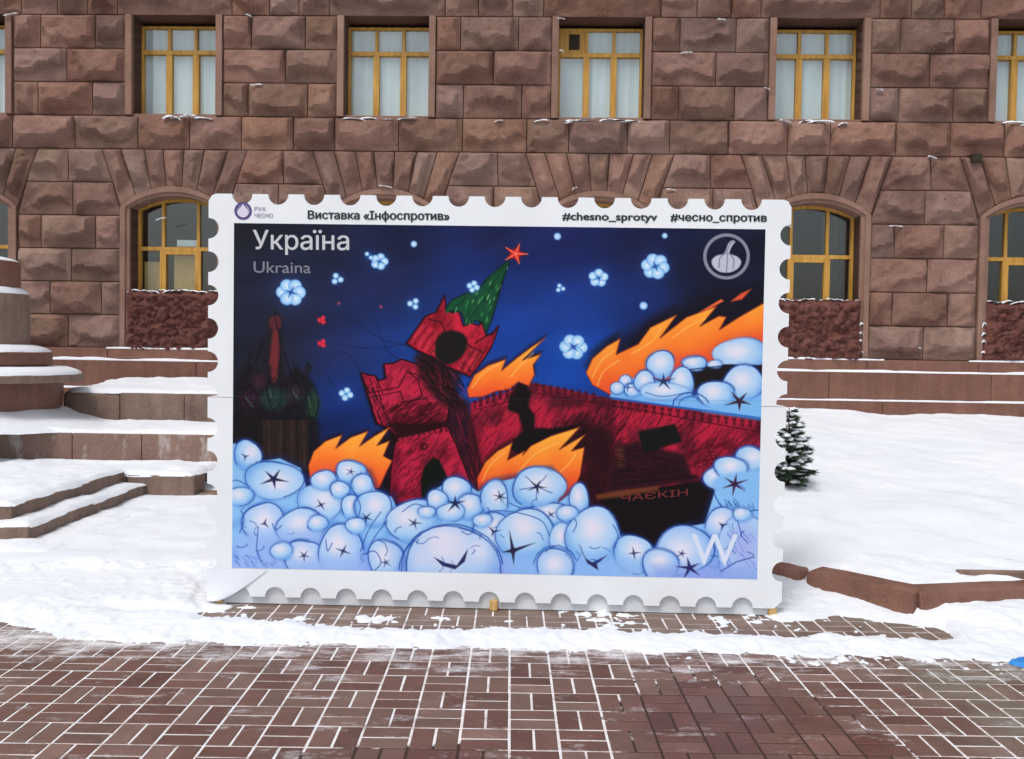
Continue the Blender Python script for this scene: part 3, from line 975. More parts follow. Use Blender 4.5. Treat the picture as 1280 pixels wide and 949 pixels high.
# night sky
S_PTS = [(300, 300, 30, 32, 44), (300, 400, 31, 33, 48), (300, 480, 26, 26, 38), (330, 540, 20, 18, 22), (400, 300, 27, 30, 46), (500, 300, 24, 27, 54), (620, 290, 26, 30, 66), (600, 350, 27, 48, 118),
         (700, 300, 26, 34, 84), (700, 380, 27, 56, 134), (700, 455, 20, 70, 166), (740, 440, 20, 66, 158), (800, 300, 24, 28, 62), (800, 380, 25, 44, 106), (880, 330, 24, 28, 54), (940, 300, 24, 27, 46),
         (900, 370, 26, 28, 48), (480, 370, 33, 42, 86), (480, 420, 29, 54, 122), (430, 430, 34, 44, 92), (380, 400, 36, 40, 68), (430, 500, 20, 50, 124), (520, 440, 24, 64, 150), (570, 480, 22, 64, 156), (350, 450, 36, 36, 52), (420, 540, 18, 34, 84), (640, 420, 22, 62, 150)]
num = np.zeros((NYA, NXA, 3)); den = np.zeros((NYA, NXA, 1))
for x, y, r_, g_, b_ in S_PTS:
    wgt = 1.0 / (((LX - x) ** 2 + (LY_ - y) ** 2) + 900.0) ** 1.6
    num += wgt[..., None] * np.array((r_, g_, b_), float); den += wgt[..., None]
IMG[:] = num / den
IMG += (fbm(LX * 0.012 + LY_ * 0.02, LY_ * 0.03, 4, 4)[..., None]) * np.array((6, 8, 16.0))
for _ in range(26):           # faint brush scratches
    x, y = ar.uniform(430, 720), ar.uniform(340, 470)
    stroke(curve([(x, y), (x + ar.uniform(10, 40), y + ar.uniform(-6, 10)), (x + ar.uniform(40, 80), y + ar.uniform(-8, 16))]), 1.0, (60, 84, 150) if ar.random() < .5 else (18, 34, 90), 0.22)

# dark church on the left
for p, c, a in (([(296, 480), (316, 458), (330, 470), (360, 470), (372, 460), (392, 480), (398, 520), (392, 590), (296, 590)], (24, 20, 24), 0.9),
                ([(332, 430), (338, 398), (352, 398), (354, 440), (356, 480), (330, 482)], (30, 26, 32), 0.8),
                ([(300, 470), (322, 430), (336, 420), (334, 480)], (30, 27, 36), 0.7)):
    fill(curve(p, True), c, 4, a)
fill(ell(345, 405, 8, 9), (92, 40, 48), 2.0, 0.9)
fill([(342, 414), (349, 414), (350, 440), (347, 478), (341, 478), (337, 455)], (112, 42, 46), 1.8, 0.95)
fill([(343, 396), (345, 384), (347, 396)], (26, 24, 30), 1, 0.9)
stroke([(345, 400), (352, 430), (350, 476)], 1.4, (24, 18, 24), 0.8)
for cx, cy, rx, ry, c in ((343, 500, 18, 14, (32, 60, 58)), (392, 506, 9, 18, (34, 66, 46)), (312, 500, 12, 12, (48, 26, 44)), (370, 492, 10, 10, (52, 42, 52)), (324, 478, 8, 10, (58, 32, 44))):
    fill(ell(cx, cy, rx, ry), c, 4, 0.75)
stroke([(386, 455), (384, 478), (390, 500)], 4, (26, 28, 34), 0.85)
fill(ell(387, 461, 4, 5), (28, 28, 34), 1.5, 0.9)
fill([(326, 525), (386, 525), (386, 590), (326, 590)], (44, 32, 30), 3, 0.9)
for x in (336, 352, 366, 380): stroke([(x, 528), (x + ar.uniform(-2, 2), 586)], 3, (66, 48, 40), 0.5)
stroke([(320, 524), (394, 524)], 2.5, (20, 16, 20), 0.8)
hatch([(300, 450), (395, 450), (395, 590), (300, 590)], 150, 1.3, 10, (16, 14, 20), 0.55)
hatch([(300, 450), (395, 470), (395, 520), (300, 520)], 40, 0.5, 8, (70, 60, 66), 0.3)

for p in ([(334, 486), (336, 500), (343, 514), (352, 500), (352, 486), (343, 474)], [(384, 494), (385, 512), (392, 524), (399, 510), (398, 494), (391, 480)], [(304, 496), (312, 512), (321, 498), (312, 482)], [(364, 488), (370, 502), (378, 490), (370, 478)]):
    stroke(curve(p, True), 1.2, (14, 12, 18), 0.9)
    stroke([(p[0][0] + 3, p[0][1] + 2), (p[1][0] + 4, p[1][1] - 2)], 1.4, (70, 112, 88), 0.6)
for x in (326, 356, 372, 388): stroke([(x, 520), (x + 1, 590)], 1.2, (12, 10, 14), 0.8)
for p in ([(312, 470), (312, 450), (314, 440)], [(371, 476), (371, 462)], [(330, 430), (318, 456), (306, 474)], [(356, 440), (364, 466), (374, 480)]): stroke(curve(p), 1.6, (16, 14, 20), 0.8)
for p in ([(398, 470), (430, 440), (455, 470)], [(470, 400), (488, 440), (512, 452)], [(420, 430), (470, 436), (516, 428)], [(440, 400), (480, 424), (512, 432)], [(410, 470), (424, 490), (432, 486)]):
    stroke(curve(p), 1.0, (16, 22, 52), 0.6)
# ---- right-hand flame
def flame_col(y0, y1, x0=0, k=0.0):
    a, b, c = np.array((255, 172, 62.)), np.array((250, 128, 46.)), np.array((232, 70, 42.))
    def g(X, Y):
        t = np.clip((Y - y0 + k * (X - x0)) / (y1 - y0) + 0.25 * vnoise(X * 0.05, Y * 0.03, 8), 0, 1)[..., None]
        return np.where(t < 0.5, a + (b - a) * t * 2, b + (c - b) * (t - 0.5) * 2)
    return g
RF = [(766, 492), (742, 479), (734, 464), (742, 446), (759, 431), (776, 421), (771, 441), (798, 428), (813, 407), (845, 391), (825, 420), (857, 394), (894, 380), (874, 405), (897, 392), (906, 393), (898, 409), (922, 393), (954, 374), (954, 450), (900, 470), (830, 490)]
fill([(x - 1, y - 9) for x, y in RF], (26, 20, 30), 5, 0.75)
fill([(760, 428), (830, 385), (890, 360), (953, 352), (953, 420), (860, 440)], (20, 18, 30), 9, 0.8)
fill(RF, flame_col(385, 470, 850, 0.28), 0.8, 1, (120, 30, 24), 1.0, 0.5)
fill(curve([(954, 415), (920, 418), (900, 428), (880, 445), (845, 446), (800, 470), (770, 488), (820, 480), (954, 470)], True), (228, 66, 44), 10, 0.65)
fill([(872, 388), (899, 371), (903, 373), (884, 384)], (236, 104, 56), 1.0)
fill([(911, 374), (923, 364), (936, 358), (925, 371)], (222, 84, 52), 1.0)
for p in ([(742, 470), (752, 450), (768, 436)], [(790, 440), (815, 424), (826, 408)], [(840, 420), (862, 404), (880, 396)], [(748, 480), (756, 462), (775, 448)]):
    stroke(curve(p), 1.6, (255, 196, 96), 0.6)

# ---- fortress wall
WALLP = [(590, 503), (602, 500), (640, 487), (650, 478), (668, 477), (700, 483), (744, 492), (800, 500), (860, 508), (953, 523), (953, 640), (590, 640)]
def wall_col(X, Y):
    n = fbm(X * 0.05, Y * 0.05, 12, 4)[..., None]
    base = np.array((176, 30, 58.)); dk = np.array((84, 20, 36.))
    t = np.clip(0.28 + n * 1.3 + 0.7 * np.exp(-((X - 745) / 34.0) ** 2)[..., None] + 0.5 * sstep(560, 640, Y)[..., None], 0, 1)
    return base * (1 - t) + dk * t
fill(WALLP, wall_col, 0.9)
# teeth along the top of the wall
def teeth(x0, y0, x1, y1, n, h=6, wd=4):
    for k in range(n):
        t = (k + 0.5) / n
        x, y = x0 + (x1 - x0) * t, y0 + (y1 - y0) * t
        fill([(x - wd / 2, y + 1), (x - wd / 2, y - h), (x - wd / 6, y - h * .6), (x, y - h * 0.5), (x + wd / 6, y - h * .6), (x + wd / 2, y - h), (x + wd / 2, y + 1)], (70, 14, 26), 0.8)
        fill([(x - wd / 3, y + 7), (x - wd / 3, y + 2), (x + wd / 3, y + 2), (x + wd / 3, y + 7)], (54, 12, 26), 0.8, 0.75)
teeth(592, 504, 648, 484, 7, 5); teeth(668, 480, 748, 493, 9, 5); teeth(764, 500, 953, 526, 19, 4, 5)
stroke([(668, 490), (744, 501), (800, 510), (953, 537)], 1.4, (60, 10, 26), 0.8)
stroke([(592, 512), (640, 500)], 1.3, (60, 10, 26), 0.7)
stroke([(764, 495), (953, 521)], 2.2, (22, 40, 92), 0.85)
hatch(WALLP, 900, -0.95, 17, (50, 8, 20), 0.6, 1.0)
hatch([(690, 500), (790, 505), (780, 640), (700, 640)], 260, -1.0, 22, (36, 10, 18), 0.6, 1.1)
hatch([(870, 545), (953, 550), (953, 590), (870, 600)], 80, -0.35, 20, (70, 8, 22), 0.7, 1.0)
fill(curve([(722, 520), (762, 540), (768, 590), (756, 640), (728, 640), (732, 580)], True), (32, 12, 18), 8, 0.75)
# crack
fill([(638, 496), (650, 476), (660, 480), (666, 490), (662, 505), (671, 518), (670, 533), (690, 534), (724, 530), (700, 560), (650, 566), (636, 560), (645, 548), (656, 536), (650, 516), (637, 511)], (18, 16, 18), 1.6, 0.97)

# ---- tower: shadow side, lower block, upper block, crown, spire
fill([(556, 470), (570, 492), (588, 506), (600, 556), (610, 604), (606, 630), (560, 630), (556, 520)], (46, 12, 22), 2.5, 0.92)
hatch([(560, 480), (588, 506), (606, 604), (600, 628), (566, 628)], 110, 1.25, 18, (128, 28, 48), 0.6, 1.0)
fill([(472, 540), (500, 545), (494, 628), (470, 628), (478, 590)], (26, 12, 18), 3, 0.9)
LB = [(498, 546), (561, 531), (573, 556), (590, 600), (594, 630), (488, 630), (490, 590), (494, 562)]
fill(LB, lambda X, Y: np.array((182, 32, 62.)) - (np.array((90, 20, 26.)) * np.clip(0.55 * sstep(575, 630, Y) + 0.5 * sstep(505, 492, X) + fbm(X * .06, Y * .06, 2, 3), 0, 1)[..., None]), 0.9, 1, (30, 8, 14), 1.6, 0.8)
hatch(LB, 330, -0.8, 14, (60, 10, 24), 0.62, 0.95)
fill([(530, 632), (528, 600), (533, 582), (543, 571), (551, 574), (558, 588), (566, 606), (572, 632)], (14, 20, 14), 1.4)
fill(ell(532, 558, 4.5, 4.5), (52, 10, 22), 1.2); fill(ell(533, 558, 2, 2), (150, 34, 54), 1)
UB = [(453, 466), (463, 469), (471, 470), (475, 476), (484, 473), (482, 455), (494, 454), (504, 449), (528, 456), (548, 468), (562, 486), (564, 505), (560, 531), (528, 540), (498, 546), (486, 536), (473, 529), (464, 503)]
fill([(p[0] - 2, p[1] + 1) for p in UB], (24, 8, 16), 2.2, 0.95)
fill(UB, lambda X, Y: np.array((188, 36, 66.)) - (np.array((96, 24, 30.)) * np.clip(0.75 * sstep(500, 542, Y) + fbm(X * .07, Y * .07, 6, 3) + 0.35 * sstep(545, 565, X), 0, 1)[..., None]), 0.9, 1, (36, 8, 20), 1.4, 0.85)
hatch([(470, 505), (562, 500), (560, 530), (490, 540)], 330, -0.6, 15, (50, 8, 18), 0.68, 1.0)
hatch(UB, 160, -0.9, 12, (70, 10, 26), 0.5, 0.9)
fill([(486, 528), (500, 546), (540, 538), (562, 530), (562, 524), (530, 530)], (26, 10, 14), 2.5, 0.85)
fill([(488, 540), (500, 546), (500, 552), (488, 550)], (20, 10, 12), 2, 0.9)
stroke([(460, 492), (500, 484)], 1.3, (50, 8, 22), 0.9); stroke([(463, 497), (502, 489)], 1.3, (50, 8, 22), 0.8)
stroke([(500, 484), (511, 464), (524, 474), (530, 494), (508, 506), (502, 489)], 1.7, (50, 8, 22), 0.9)
stroke([(511, 464), (528, 470), (548, 492)], 1.5, (50, 8, 22), 0.8); stroke([(503, 503), (536, 497)], 2.2, (50, 10, 22), 0.85)
stroke([(540, 478), (556, 500)], 1.2, (60, 10, 22), 0.7); stroke([(536, 500), (552, 520)], 1.2, (60, 10, 22), 0.6)
for x in range(503, 560, 7): stroke([(x, 541 - (x - 503) * 0.16), (x + 1.5, 547 - (x - 503) * 0.16)], 2.2, (40, 8, 18), 0.8)
# dark neck
fill(curve([(530, 444), (542, 438), (562, 448), (566, 470), (570, 492), (560, 500), (546, 486), (536, 470), (526, 458)], True), (36, 22, 24), 2.5, 0.95)
hatch([(530, 446), (562, 450), (568, 494), (545, 482)], 60, 0.9, 10, (76, 40, 40), 0.5)
fill(curve([(520, 446), (536, 434), (566, 446), (580, 462), (574, 488), (590, 504), (566, 512), (540, 492), (526, 470)], True), (40, 18, 24), 4, 0.8)
hatch([(520, 446), (580, 462), (588, 506), (560, 512), (530, 478)], 130, 1.0, 14, (120, 30, 48), 0.55, 1.0)
hatch([(520, 446), (580, 462), (588, 506), (560, 512), (530, 478)], 130, 0.8, 13, (14, 8, 12), 0.75, 1.2)
for _ in range(26):
    x, y = ar.uniform(452, 470), ar.uniform(466, 520)
    stroke([(x + (y - 466) * 0.28, y), (x + (y - 466) * 0.28 + ar.uniform(4, 9), y + ar.uniform(10, 22))], 1.2, (24, 8, 16), 0.7)
# crown block
CB = [(510, 429), (522, 412), (534, 395), (547, 390), (558, 369), (559, 388), (568, 391), (575, 388), (581, 407), (590, 403), (600, 406), (606, 400), (609, 418), (617, 417), (625, 406), (621, 420), (615, 435), (604, 452), (590, 470), (577, 464), (561, 458), (541, 445), (524, 438)]
fill([(x - 1.5, y + 1) for x, y in CB], (22, 10, 24), 2.0, 0.9)
fill(CB, lambda X, Y: np.array((200, 36, 60.)) - (np.array((80, 18, 26.)) * np.clip(fbm(X * .08, Y * .08, 16, 3) + 0.3, 0, 1)[..., None]), 0.8, 1, (40, 10, 20), 1.3, 0.85)
for k in range(7):
    x, y = 516 + k * 4.2, 428 + k * 2.4
    stroke([(x, y), (x + 15, y - 22)], 1.3, (70, 12, 24) if k % 2 else (206, 92, 92), 0.8 if k % 2 else 0.5)
for k in range(6):
    x, y = 574 + k * 4.0, 461 + k * 1.4 - max(0, k - 3) * 5
    stroke([(x, y), (x + 17, y - 26)], 1.4, (70, 12, 24) if k % 2 else (206, 92, 92), 0.8 if k % 2 else 0.45)
hatch(CB, 120, -1.0, 12, (84, 10, 26), 0.5, 0.9)
stroke([(537, 399), (552, 402), (558, 412), (546, 430)], 1.6, (50, 10, 20), 0.8)
stroke([(590, 432), (606, 440)], 1.6, (50, 10, 20), 0.8); stroke([(596, 428), (608, 420), (620, 414)], 1.8, (40, 12, 20), 0.8)
fill(curve([(546, 440), (548, 424), (556, 415), (570, 413), (582, 418), (586, 430), (580, 444), (566, 454), (552, 452)], True), (24, 24, 22), 1.6)
fill(ell(562, 430, 8, 8), (36, 22, 22), 4, 0.7)
for _ in range(34):
    x, y = ar.uniform(540, 590), ar.uniform(408, 462)
    stroke([(x, y), (x + ar.uniform(-8, 8), y + ar.uniform(4, 12))], 1.1, (26, 12, 18), 0.7)
# spire
SP = [(559, 390), (560, 383), (568, 374), (583, 367), (600, 362), (608, 350), (619, 340), (634, 327), (638, 327), (632, 342), (625, 366), (616, 398), (609, 416), (604, 402), (594, 400), (584, 406), (579, 391), (570, 388)]
fill([(x + 1.2, y) for x, y in SP], (14, 20, 30), 1.8, 0.8)
fill(SP, (22, 76, 48), 0.9, 1, (14, 34, 28), 1.2, 0.8)
sp_in = SP
for _ in range(170):
    x, y = ar.uniform(556, 640), ar.uniform(326, 416)
    hatch_c = ar.choice(((60, 170, 86), (36, 120, 64), (12, 44, 34), (120, 196, 120), (16, 50, 36)))
    l = ar.uniform(3, 7)
    ok = False
    r_ = False
    for k in range(len(SP)):
        a, b = SP[k], SP[(k + 1) % len(SP)]
        if (a[1] > y) != (b[1] > y) and x < (b[0] - a[0]) * (y - a[1]) / (b[1] - a[1]) + a[0]: r_ = not r_
    if r_: stroke([(x, y), (x - l * 0.35 + ar.uniform(-1, 1), y + l)], 1.1, hatch_c, 0.75)
for p in ([(636, 330), (608, 408)], [(634, 330), (588, 400)], [(630, 334), (570, 384)]): stroke(p, 1.2, (12, 40, 30), 0.7)
# red star on the tip
st = []
for k in range(10):
    a = -1.25 + math.pi * k / 5
    r_ = 15 if k % 2 == 0 else 6
    st.append((645.5 + r_ * math.cos(a), 317 + r_ * math.sin(a) * 0.85))
fill(st, (218, 44, 40), 0.8, 1, (110, 20, 24), 0.8, 0.7)
for k in range(0, 10, 2): stroke([(645.5, 317), st[k]], 1.1, (248, 150, 120), 0.8)

# ---- flames in the middle
MF = [(588, 496), (586, 486), (595, 468), (612, 456), (634, 448), (629, 462), (647, 447), (664, 434), (683, 421), (655, 449), (678, 441), (668, 455), (670, 467), (663, 481), (650, 476), (638, 486), (622, 488), (606, 495)]
fill([(x + 1, y - 4) for x, y in MF], (26, 14, 22), 3, 0.8)
fill(MF, flame_col(440, 500), 0.8, 1, (110, 30, 22), 0.9, 0.5)
for p in ([(592, 484), (606, 466), (626, 454)], [(640, 470), (656, 452), (668, 440)]): stroke(curve(p), 1.5, (255, 200, 100), 0.6)
teeth(598, 502, 648, 484, 6, 5)
LF = [(389, 606), (386, 583), (393, 565), (408, 552), (429, 544), (421, 561), (440, 547), (462, 539), (451, 558), (470, 545), (489, 534), (473, 557), (489, 551), (481, 570), (492, 576), (484, 592), (476, 610), (440, 620)]
fill([(x, y - 3) for x, y in LF], (20, 14, 24), 3, 0.85)
fill(LF, flame_col(545, 605), 0.8, 1, (110, 26, 20), 0.9, 0.5)
CF = [(600, 612), (599, 597), (609, 577), (624, 563), (643, 552), (637, 574), (659, 562), (656, 568), (666, 556), (692, 543), (727, 532), (702, 560), (734, 541), (717, 562), (733, 557), (728, 592), (719, 615), (702, 628), (650, 620)]
fill([(x + 1, y - 5) for x, y in CF], (16, 12, 16), 4, 0.9)
fill(CF, flame_col(545, 612), 0.8, 1, (110, 26, 20), 0.9, 0.5)
for p in ([(606, 600), (616, 580), (634, 564)], [(650, 590), (672, 566), (700, 552)], [(690, 600), (712, 580), (722, 566)]): stroke(curve(p), 1.7, (255, 196, 96), 0.6)

# ---- dark ship
fill([(774, 553), (801, 551), (858, 566), (866, 590), (880, 596), (760, 618), (766, 596)], (40, 16, 26), 3, 0.93)
fill([(800, 537), (845, 527), (854, 549), (820, 560), (806, 563)], (18, 20, 18), 1.4)
fill([(772, 560), (780, 556), (784, 580), (774, 586)], (104, 58, 34), 3, 0.6)
hatch([(770, 556), (858, 568), (862, 596), (766, 608)], 110, 0.1, 18, (20, 8, 14), 0.6, 1.1)
fill([(752, 620), (800, 612), (876, 598), (898, 608), (902, 632), (884, 656), (830, 676), (816, 684), (780, 664), (764, 646)], (19, 14, 17), 1.6, 0.99)
fill([(747, 617), (770, 612), (826, 605), (826, 611), (780, 619), (750, 623)], (122, 66, 34), 1.8, 0.75)
stroke([(770, 604), (872, 592)], 2.2, (26, 12, 16), 0.8)

# ---- upper right cloud on the wall
BLK = [(862, 458), (912, 452), (953, 453), (953, 476), (906, 474), (876, 484), (864, 482)]
puff(925, 438, 33, 20, hx=-0.25, hy=-0.1, la=0.3)
fill([(880, 452), (954, 453), (954, 475), (880, 475)], (26, 22, 24), 1.0)
fill(BLK, (28, 22, 24), 1.0)
puff(893, 452, 10, 5, la=0.4); puff(868, 451, 16, 9)
stroke([(862, 459), (912, 453), (953, 454)], 1.4, (22, 30, 60), 0.9)
fill([(768, 478), (790, 470), (860, 474), (866, 492), (880, 488), (953, 470), (953, 520), (860, 508), (764, 494)], (120, 180, 238), 1.5)
puff(928, 475, 26, 22); puff(895, 490, 22, 18)
fill([(880, 502), (953, 490), (953, 520), (880, 510)], (124, 186, 240), 5, 0.85)
puff(783, 474, 8, 8); puff(773, 483, 9, 8); puff(792, 485, 11, 8)
puff(826, 453, 18, 17); puff(806, 474, 13, 13); puff(853, 474, 15, 18); puff(832, 487, 33, 11, la=0.25)
stroke(ell(864, 503, 22, 15, 0, 18, 0.03, math.pi, 2 * math.pi), 1.5, LINE, 0.9); stroke(ell(864, 504, 15, 11, 0, 18, 0.03, math.pi, 2 * math.pi), 1.2, LINE, 0.8)
star_mark(830, 474, 13, col=(36, 50, 90)); star_mark(924, 498, 17, col=(56, 34, 54)); star_mark(786, 482, 6, 4, (30, 70, 150))
stroke(curve([(766, 496), (800, 500), (860, 507), (953, 519)]), 2.0, (30, 90, 190), 0.8)
stroke(curve([(808, 488), (830, 493), (862, 487)]), 1.2, LINE, 0.7)

# ---- sea of cotton clouds along the foot
MASS = [(284, 556), (310, 556), (325, 578), (350, 574), (376, 586), (384, 612), (400, 606), (420, 596), (440, 582), (462, 592), (470, 612), (492, 622), (500, 640), (530, 632), (545, 612), (575, 596), (600, 614), (622, 602), (650, 596), (690, 586), (706, 606), (700, 628), (728, 606), (738, 632), (760, 640), (778, 668), (800, 672), (818, 686), (835, 672), (862, 656), (884, 652), (896, 610), (882, 596), (900, 580), (922, 566), (954, 556), (954, 730), (284, 730)]
fill(MASS, (26, 40, 96), 5, 0.75, grow=4)
fill(MASS, lambda X, Y: np.array((140, 192, 240.)) + (np.array((142, 168, 236.)) - np.array((140, 192, 240.))) * sstep(660, 725, Y)[..., None], 1.0)
for i in range(130):      # shadows between the puffs
    x, y = ar.uniform(290, 950), ar.uniform(600, 720)
    W = window_of(x - 8, x + 8, y - 8, y + 8)
    if LX[W].size and sdf(MASS, W).max() < -2: glow(x, y, 7, 6, (86, 138, 220), 0.45)
LOW = dict(mid=(172, 204, 243), rim=(128, 170, 233))
puff(309, 570, 18, 18, hx=0.3)
puff(342, 601, 36, 24, hx=0.1, hy=0.1)
puff(400, 630, 30, 23, hx=0.1, la=0.5)
puff(406, 601, 16, 13); puff(440, 590, 20, 14); puff(426, 613, 13, 11); puff(454, 607, 14, 14); puff(441, 634, 14, 15)
puff(468, 636, 23, 23, hx=0.1); puff(520, 652, 34, 28, hx=-0.3)
puff(329, 656, 26, 28, la=0.9, **LOW); puff(376, 660, 30, 24, la=0.9, **LOW)
fill([(300, 670), (410, 664), (410, 716), (286, 716)], (154, 186, 240), 9, 0.85)
puff(381, 700, 26, 25, la=0.9, **LOW); puff(427, 688, 29, 31, la=0.95, **LOW)
fill([(362, 702), (450, 696), (456, 722), (362, 722)], (156, 188, 240), 7, 0.9)
puff(484, 700, 22, 26, **LOW)
puff(573, 611, 19, 15); puff(549, 625, 14, 13); puff(591, 632, 16, 17); puff(566, 640, 18, 12, la=0.5)
puff(621, 622, 18, 23, hx=0); puff(727, 622, 12, 20); puff(692, 641, 26, 14)
puff(676, 607, 34, 25, hx=0.0, hy=-0.2)
for a in (0.5, 1.6, 2.9, 4.0, 5.3): stroke([(674, 607), (674 + 22 * math.cos(a), 607 + 17 * math.sin(a))], 1.2, LINE, 0.75)
puff(620, 664, 26, 24, hx=0.1); puff(661, 668, 36, 34, hx=0.0, hy=-0.3)
puff(706, 672, 16, 20, la=0.4); puff(745, 668, 33, 37, hx=-0.05, hy=-0.25)
fill([(640, 690), (780, 694), (780, 724), (640, 724)], (140, 186, 242), 8, 0.9)
puff(795, 690, 24, 24, hx=0.1, la=0.8)
fill([(770, 694), (830, 700), (830, 726), (770, 726)], (146, 190, 240), 6, 0.8)
puff(698, 709, 24, 24, la=0.85, **LOW); stroke(ell(698, 709, 28, 28, 0, 20, 0.02, math.pi * 1.05, math.pi * 1.95), 1.2, LINE, 0.8)
puff(567, 716, 62, 58, hl=(216, 220, 240), hx=-0.12, hy=-0.55, la=1.0, **LOW)
stroke(ell(567, 716, 66, 61, 0, 24, 0.01, math.pi * 1.02, math.pi * 1.98), 1.6, LINE, 0.9)
glow(556, 676, 17, 14, (224, 222, 240), 0.9); glow(602, 688, 15, 15, (218, 222, 242), 0.9); glow(530, 700, 12, 12, (206, 216, 242), 0.8)
stroke(curve([(580, 664), (588, 668), (596, 664)]), 1.2, LINE, 0.8); stroke(curve([(519, 676), (530, 680), (538, 674)]), 1.2, LINE, 0.7)
fill([(545, 697), (560, 704), (574, 707), (588, 686), (584, 702), (572, 712), (556, 708)], (30, 34, 84), 0.8, 0.95)
fill([(727, 679), (736, 697), (744, 702), (763, 693), (750, 704), (752, 712), (738, 703)], (36, 34, 84), 0.8, 0.95)
for a, r_ in ((-1.75, 26), (-0.35, 30), (1.5, 18), (3.0, 14)):
    fill([(644.5 + 2.6 * math.cos(a + 1.57), 688 + 2.6 * math.sin(a + 1.57)), (644.5 + r_ * math.cos(a), 688 + r_ * math.sin(a)), (644.5 - 2.6 * math.cos(a + 1.57), 688 - 2.6 * math.sin(a + 1.57))], (38, 36, 70), 0.7, 0.95)
fill(ell(644.5, 688, 4, 3.5), (38, 36, 70), 0.8)
# right-hand corner
puff(939, 570, 20, 16, hx=0.1); puff(897, 594, 16, 14); puff(915, 582, 21, 15)
fill(curve([(894, 596), (930, 586), (955, 590), (955, 640), (915, 632), (900, 614)], True), (134, 188, 240), 3, 0.95)
stroke(curve([(894, 612), (906, 632), (930, 636), (952, 634)]), 1.6, LINE, 0.8)
star_mark(920, 602, 17, 6, (60, 30, 66))
hatch([(896, 612), (925, 620), (950, 625), (950, 640), (900, 636)], 40, 1.0, 8, LINE, 0.7)
puff(906, 652, 22, 20, la=0.8, **LOW); puff(938, 690, 40, 48, hl=(166, 180, 236), la=0.3, **LOW)
puff(858, 686, 36, 32, hx=-0.1, hy=0.0, la=0.85, **LOW); puff(829, 704, 22, 22, la=0.8, **LOW)
fill([(820, 706), (955, 706), (955, 726), (820, 726)], (142, 168, 236), 7, 0.8)
star_mark(866, 708, 17, 5, (44, 44, 100)); stroke([(905, 712), (924, 700), (944, 694)], 1.6, (50, 70, 170), 0.8); stroke([(925, 650), (930, 668), (938, 676)], 1.4, (50, 70, 170), 0.7)
hatch([(890, 650), (950, 650), (950, 715), (890, 715)], 40, 0.9, 9, (70, 96, 200), 0.5)
hatch([(290, 690), (345, 690), (345, 712), (290, 712)], 50, 0.7, 6, (56, 84, 190), 0.5)
# loose pencil contours
for p in ([(300, 640), (304, 652), (298, 668)], [(322, 660), (320, 690), (326, 704)], [(286, 604), (296, 602), (312, 610)], [(505, 640), (522, 630), (545, 640)], [(478, 640), (462, 664), (452, 690)],
          [(486, 652), (470, 672), (460, 694)], [(456, 694), (470, 690), (478, 704), (470, 714)], [(600, 646), (620, 638), (650, 640), (680, 650), (690, 668)], [(716, 640), (724, 652), (720, 664)], [(770, 654), (776, 668), (772, 684)], [(640, 628), (655, 634), (672, 632)], [(446, 620), (452, 634), (448, 650)],
          [(340, 656), (344, 664), (352, 658)], [(408, 676), (410, 690), (416, 680)], [(504, 714), (508, 690), (528, 668)]):
    stroke(curve(p), 1.3, LINE, 0.8)
for x, y, r_ in ((402, 632, 8), (380, 696, 8), (430, 690, 9), (520, 654, 9), (330, 656, 7), (620, 664, 8), (692, 642, 6), (796, 690, 8), (906, 654, 8), (856, 690, 7), (440, 590, 6), (484, 704, 7)):
    star_mark(x, y, r_, ar.choice((3, 4, 5)), (40, 52, 104))
star_mark(342, 600, 17, 5, (34, 40, 78), 0.2); star_mark(459, 648, 9, 5, (34, 40, 78)); star_mark(571.5, 629, 14, 5, (30, 44, 88)); star_mark(628, 620, 9, 6, (34, 44, 84)); star_mark(674, 607, 12, 5, (34, 40, 78)); star_mark(306, 572, 6, 3, (34, 50, 110))

for _ in range(75):
    x, y = ar.uniform(292, 946), ar.uniform(600, 712)
    W = window_of(x - 9, x + 9, y - 9, y + 9)
    if not LX[W].size or sdf(MASS, W).max() > -3 or (750 < x < 890 and y < 680): continue
    a0 = ar.uniform(0, 6.28); r_ = ar.uniform(5, 13)
    stroke(ell(x, y, r_, r_ * ar.uniform(.6, 1), 0, 12, 0.05, a0, a0 + ar.uniform(1.0, 2.4)), ar.uniform(0.8, 1.4), LINE, ar.uniform(0.45, 0.85))
for x, y, r_ in ((398, 655, 10), (536, 640, 8), (606, 650, 9), (712, 640, 10), (446, 658, 10), (300, 622, 12), (352, 690, 11), (930, 640, 9)):
    puff(x, y, r_ * 1.35, r_, la=0.6)
# ---- drifting cotton in the sky
def boll(cx, cy, r, n=5, dark=True):
    glow(cx, cy, r * 0.9, r * 0.9, (60, 110, 200), 0.5)
    rot = ar.uniform(0, 6)
    for k in range(n):
        a = rot + 2 * math.pi * k / n
        puff(cx + r * 0.58 * math.cos(a), cy + r * 0.52 * math.sin(a), r * 0.46, r * 0.44, (214, 234, 250), (160, 208, 246), (100, 164, 234), 0, 0, (50, 104, 190), 0.35, 0.9, 0, 0.8)
    if dark: star_mark(cx, cy, r * 0.5, 4, (40, 80, 160))
boll(365, 367, 18, 6); boll(423, 350, 8, 3, False); boll(476, 328, 11, 5); boll(463, 321, 6, 2, False); boll(434, 493, 9, 4, False); boll(519, 380, 8, 3, False)
boll(593, 358, 8, 4, False); boll(748, 346, 12, 5); boll(818, 331, 17, 6); boll(718, 432, 17, 6); boll(701, 359, 6, 3, False)
for x, y, r_ in ((519, 306, 4), (697, 295, 4.5), (829, 293, 3.5), (804, 380, 5)): puff(x, y, r_, r_, (206, 228, 250), (150, 200, 244), (90, 140, 220), 0, 0, None)
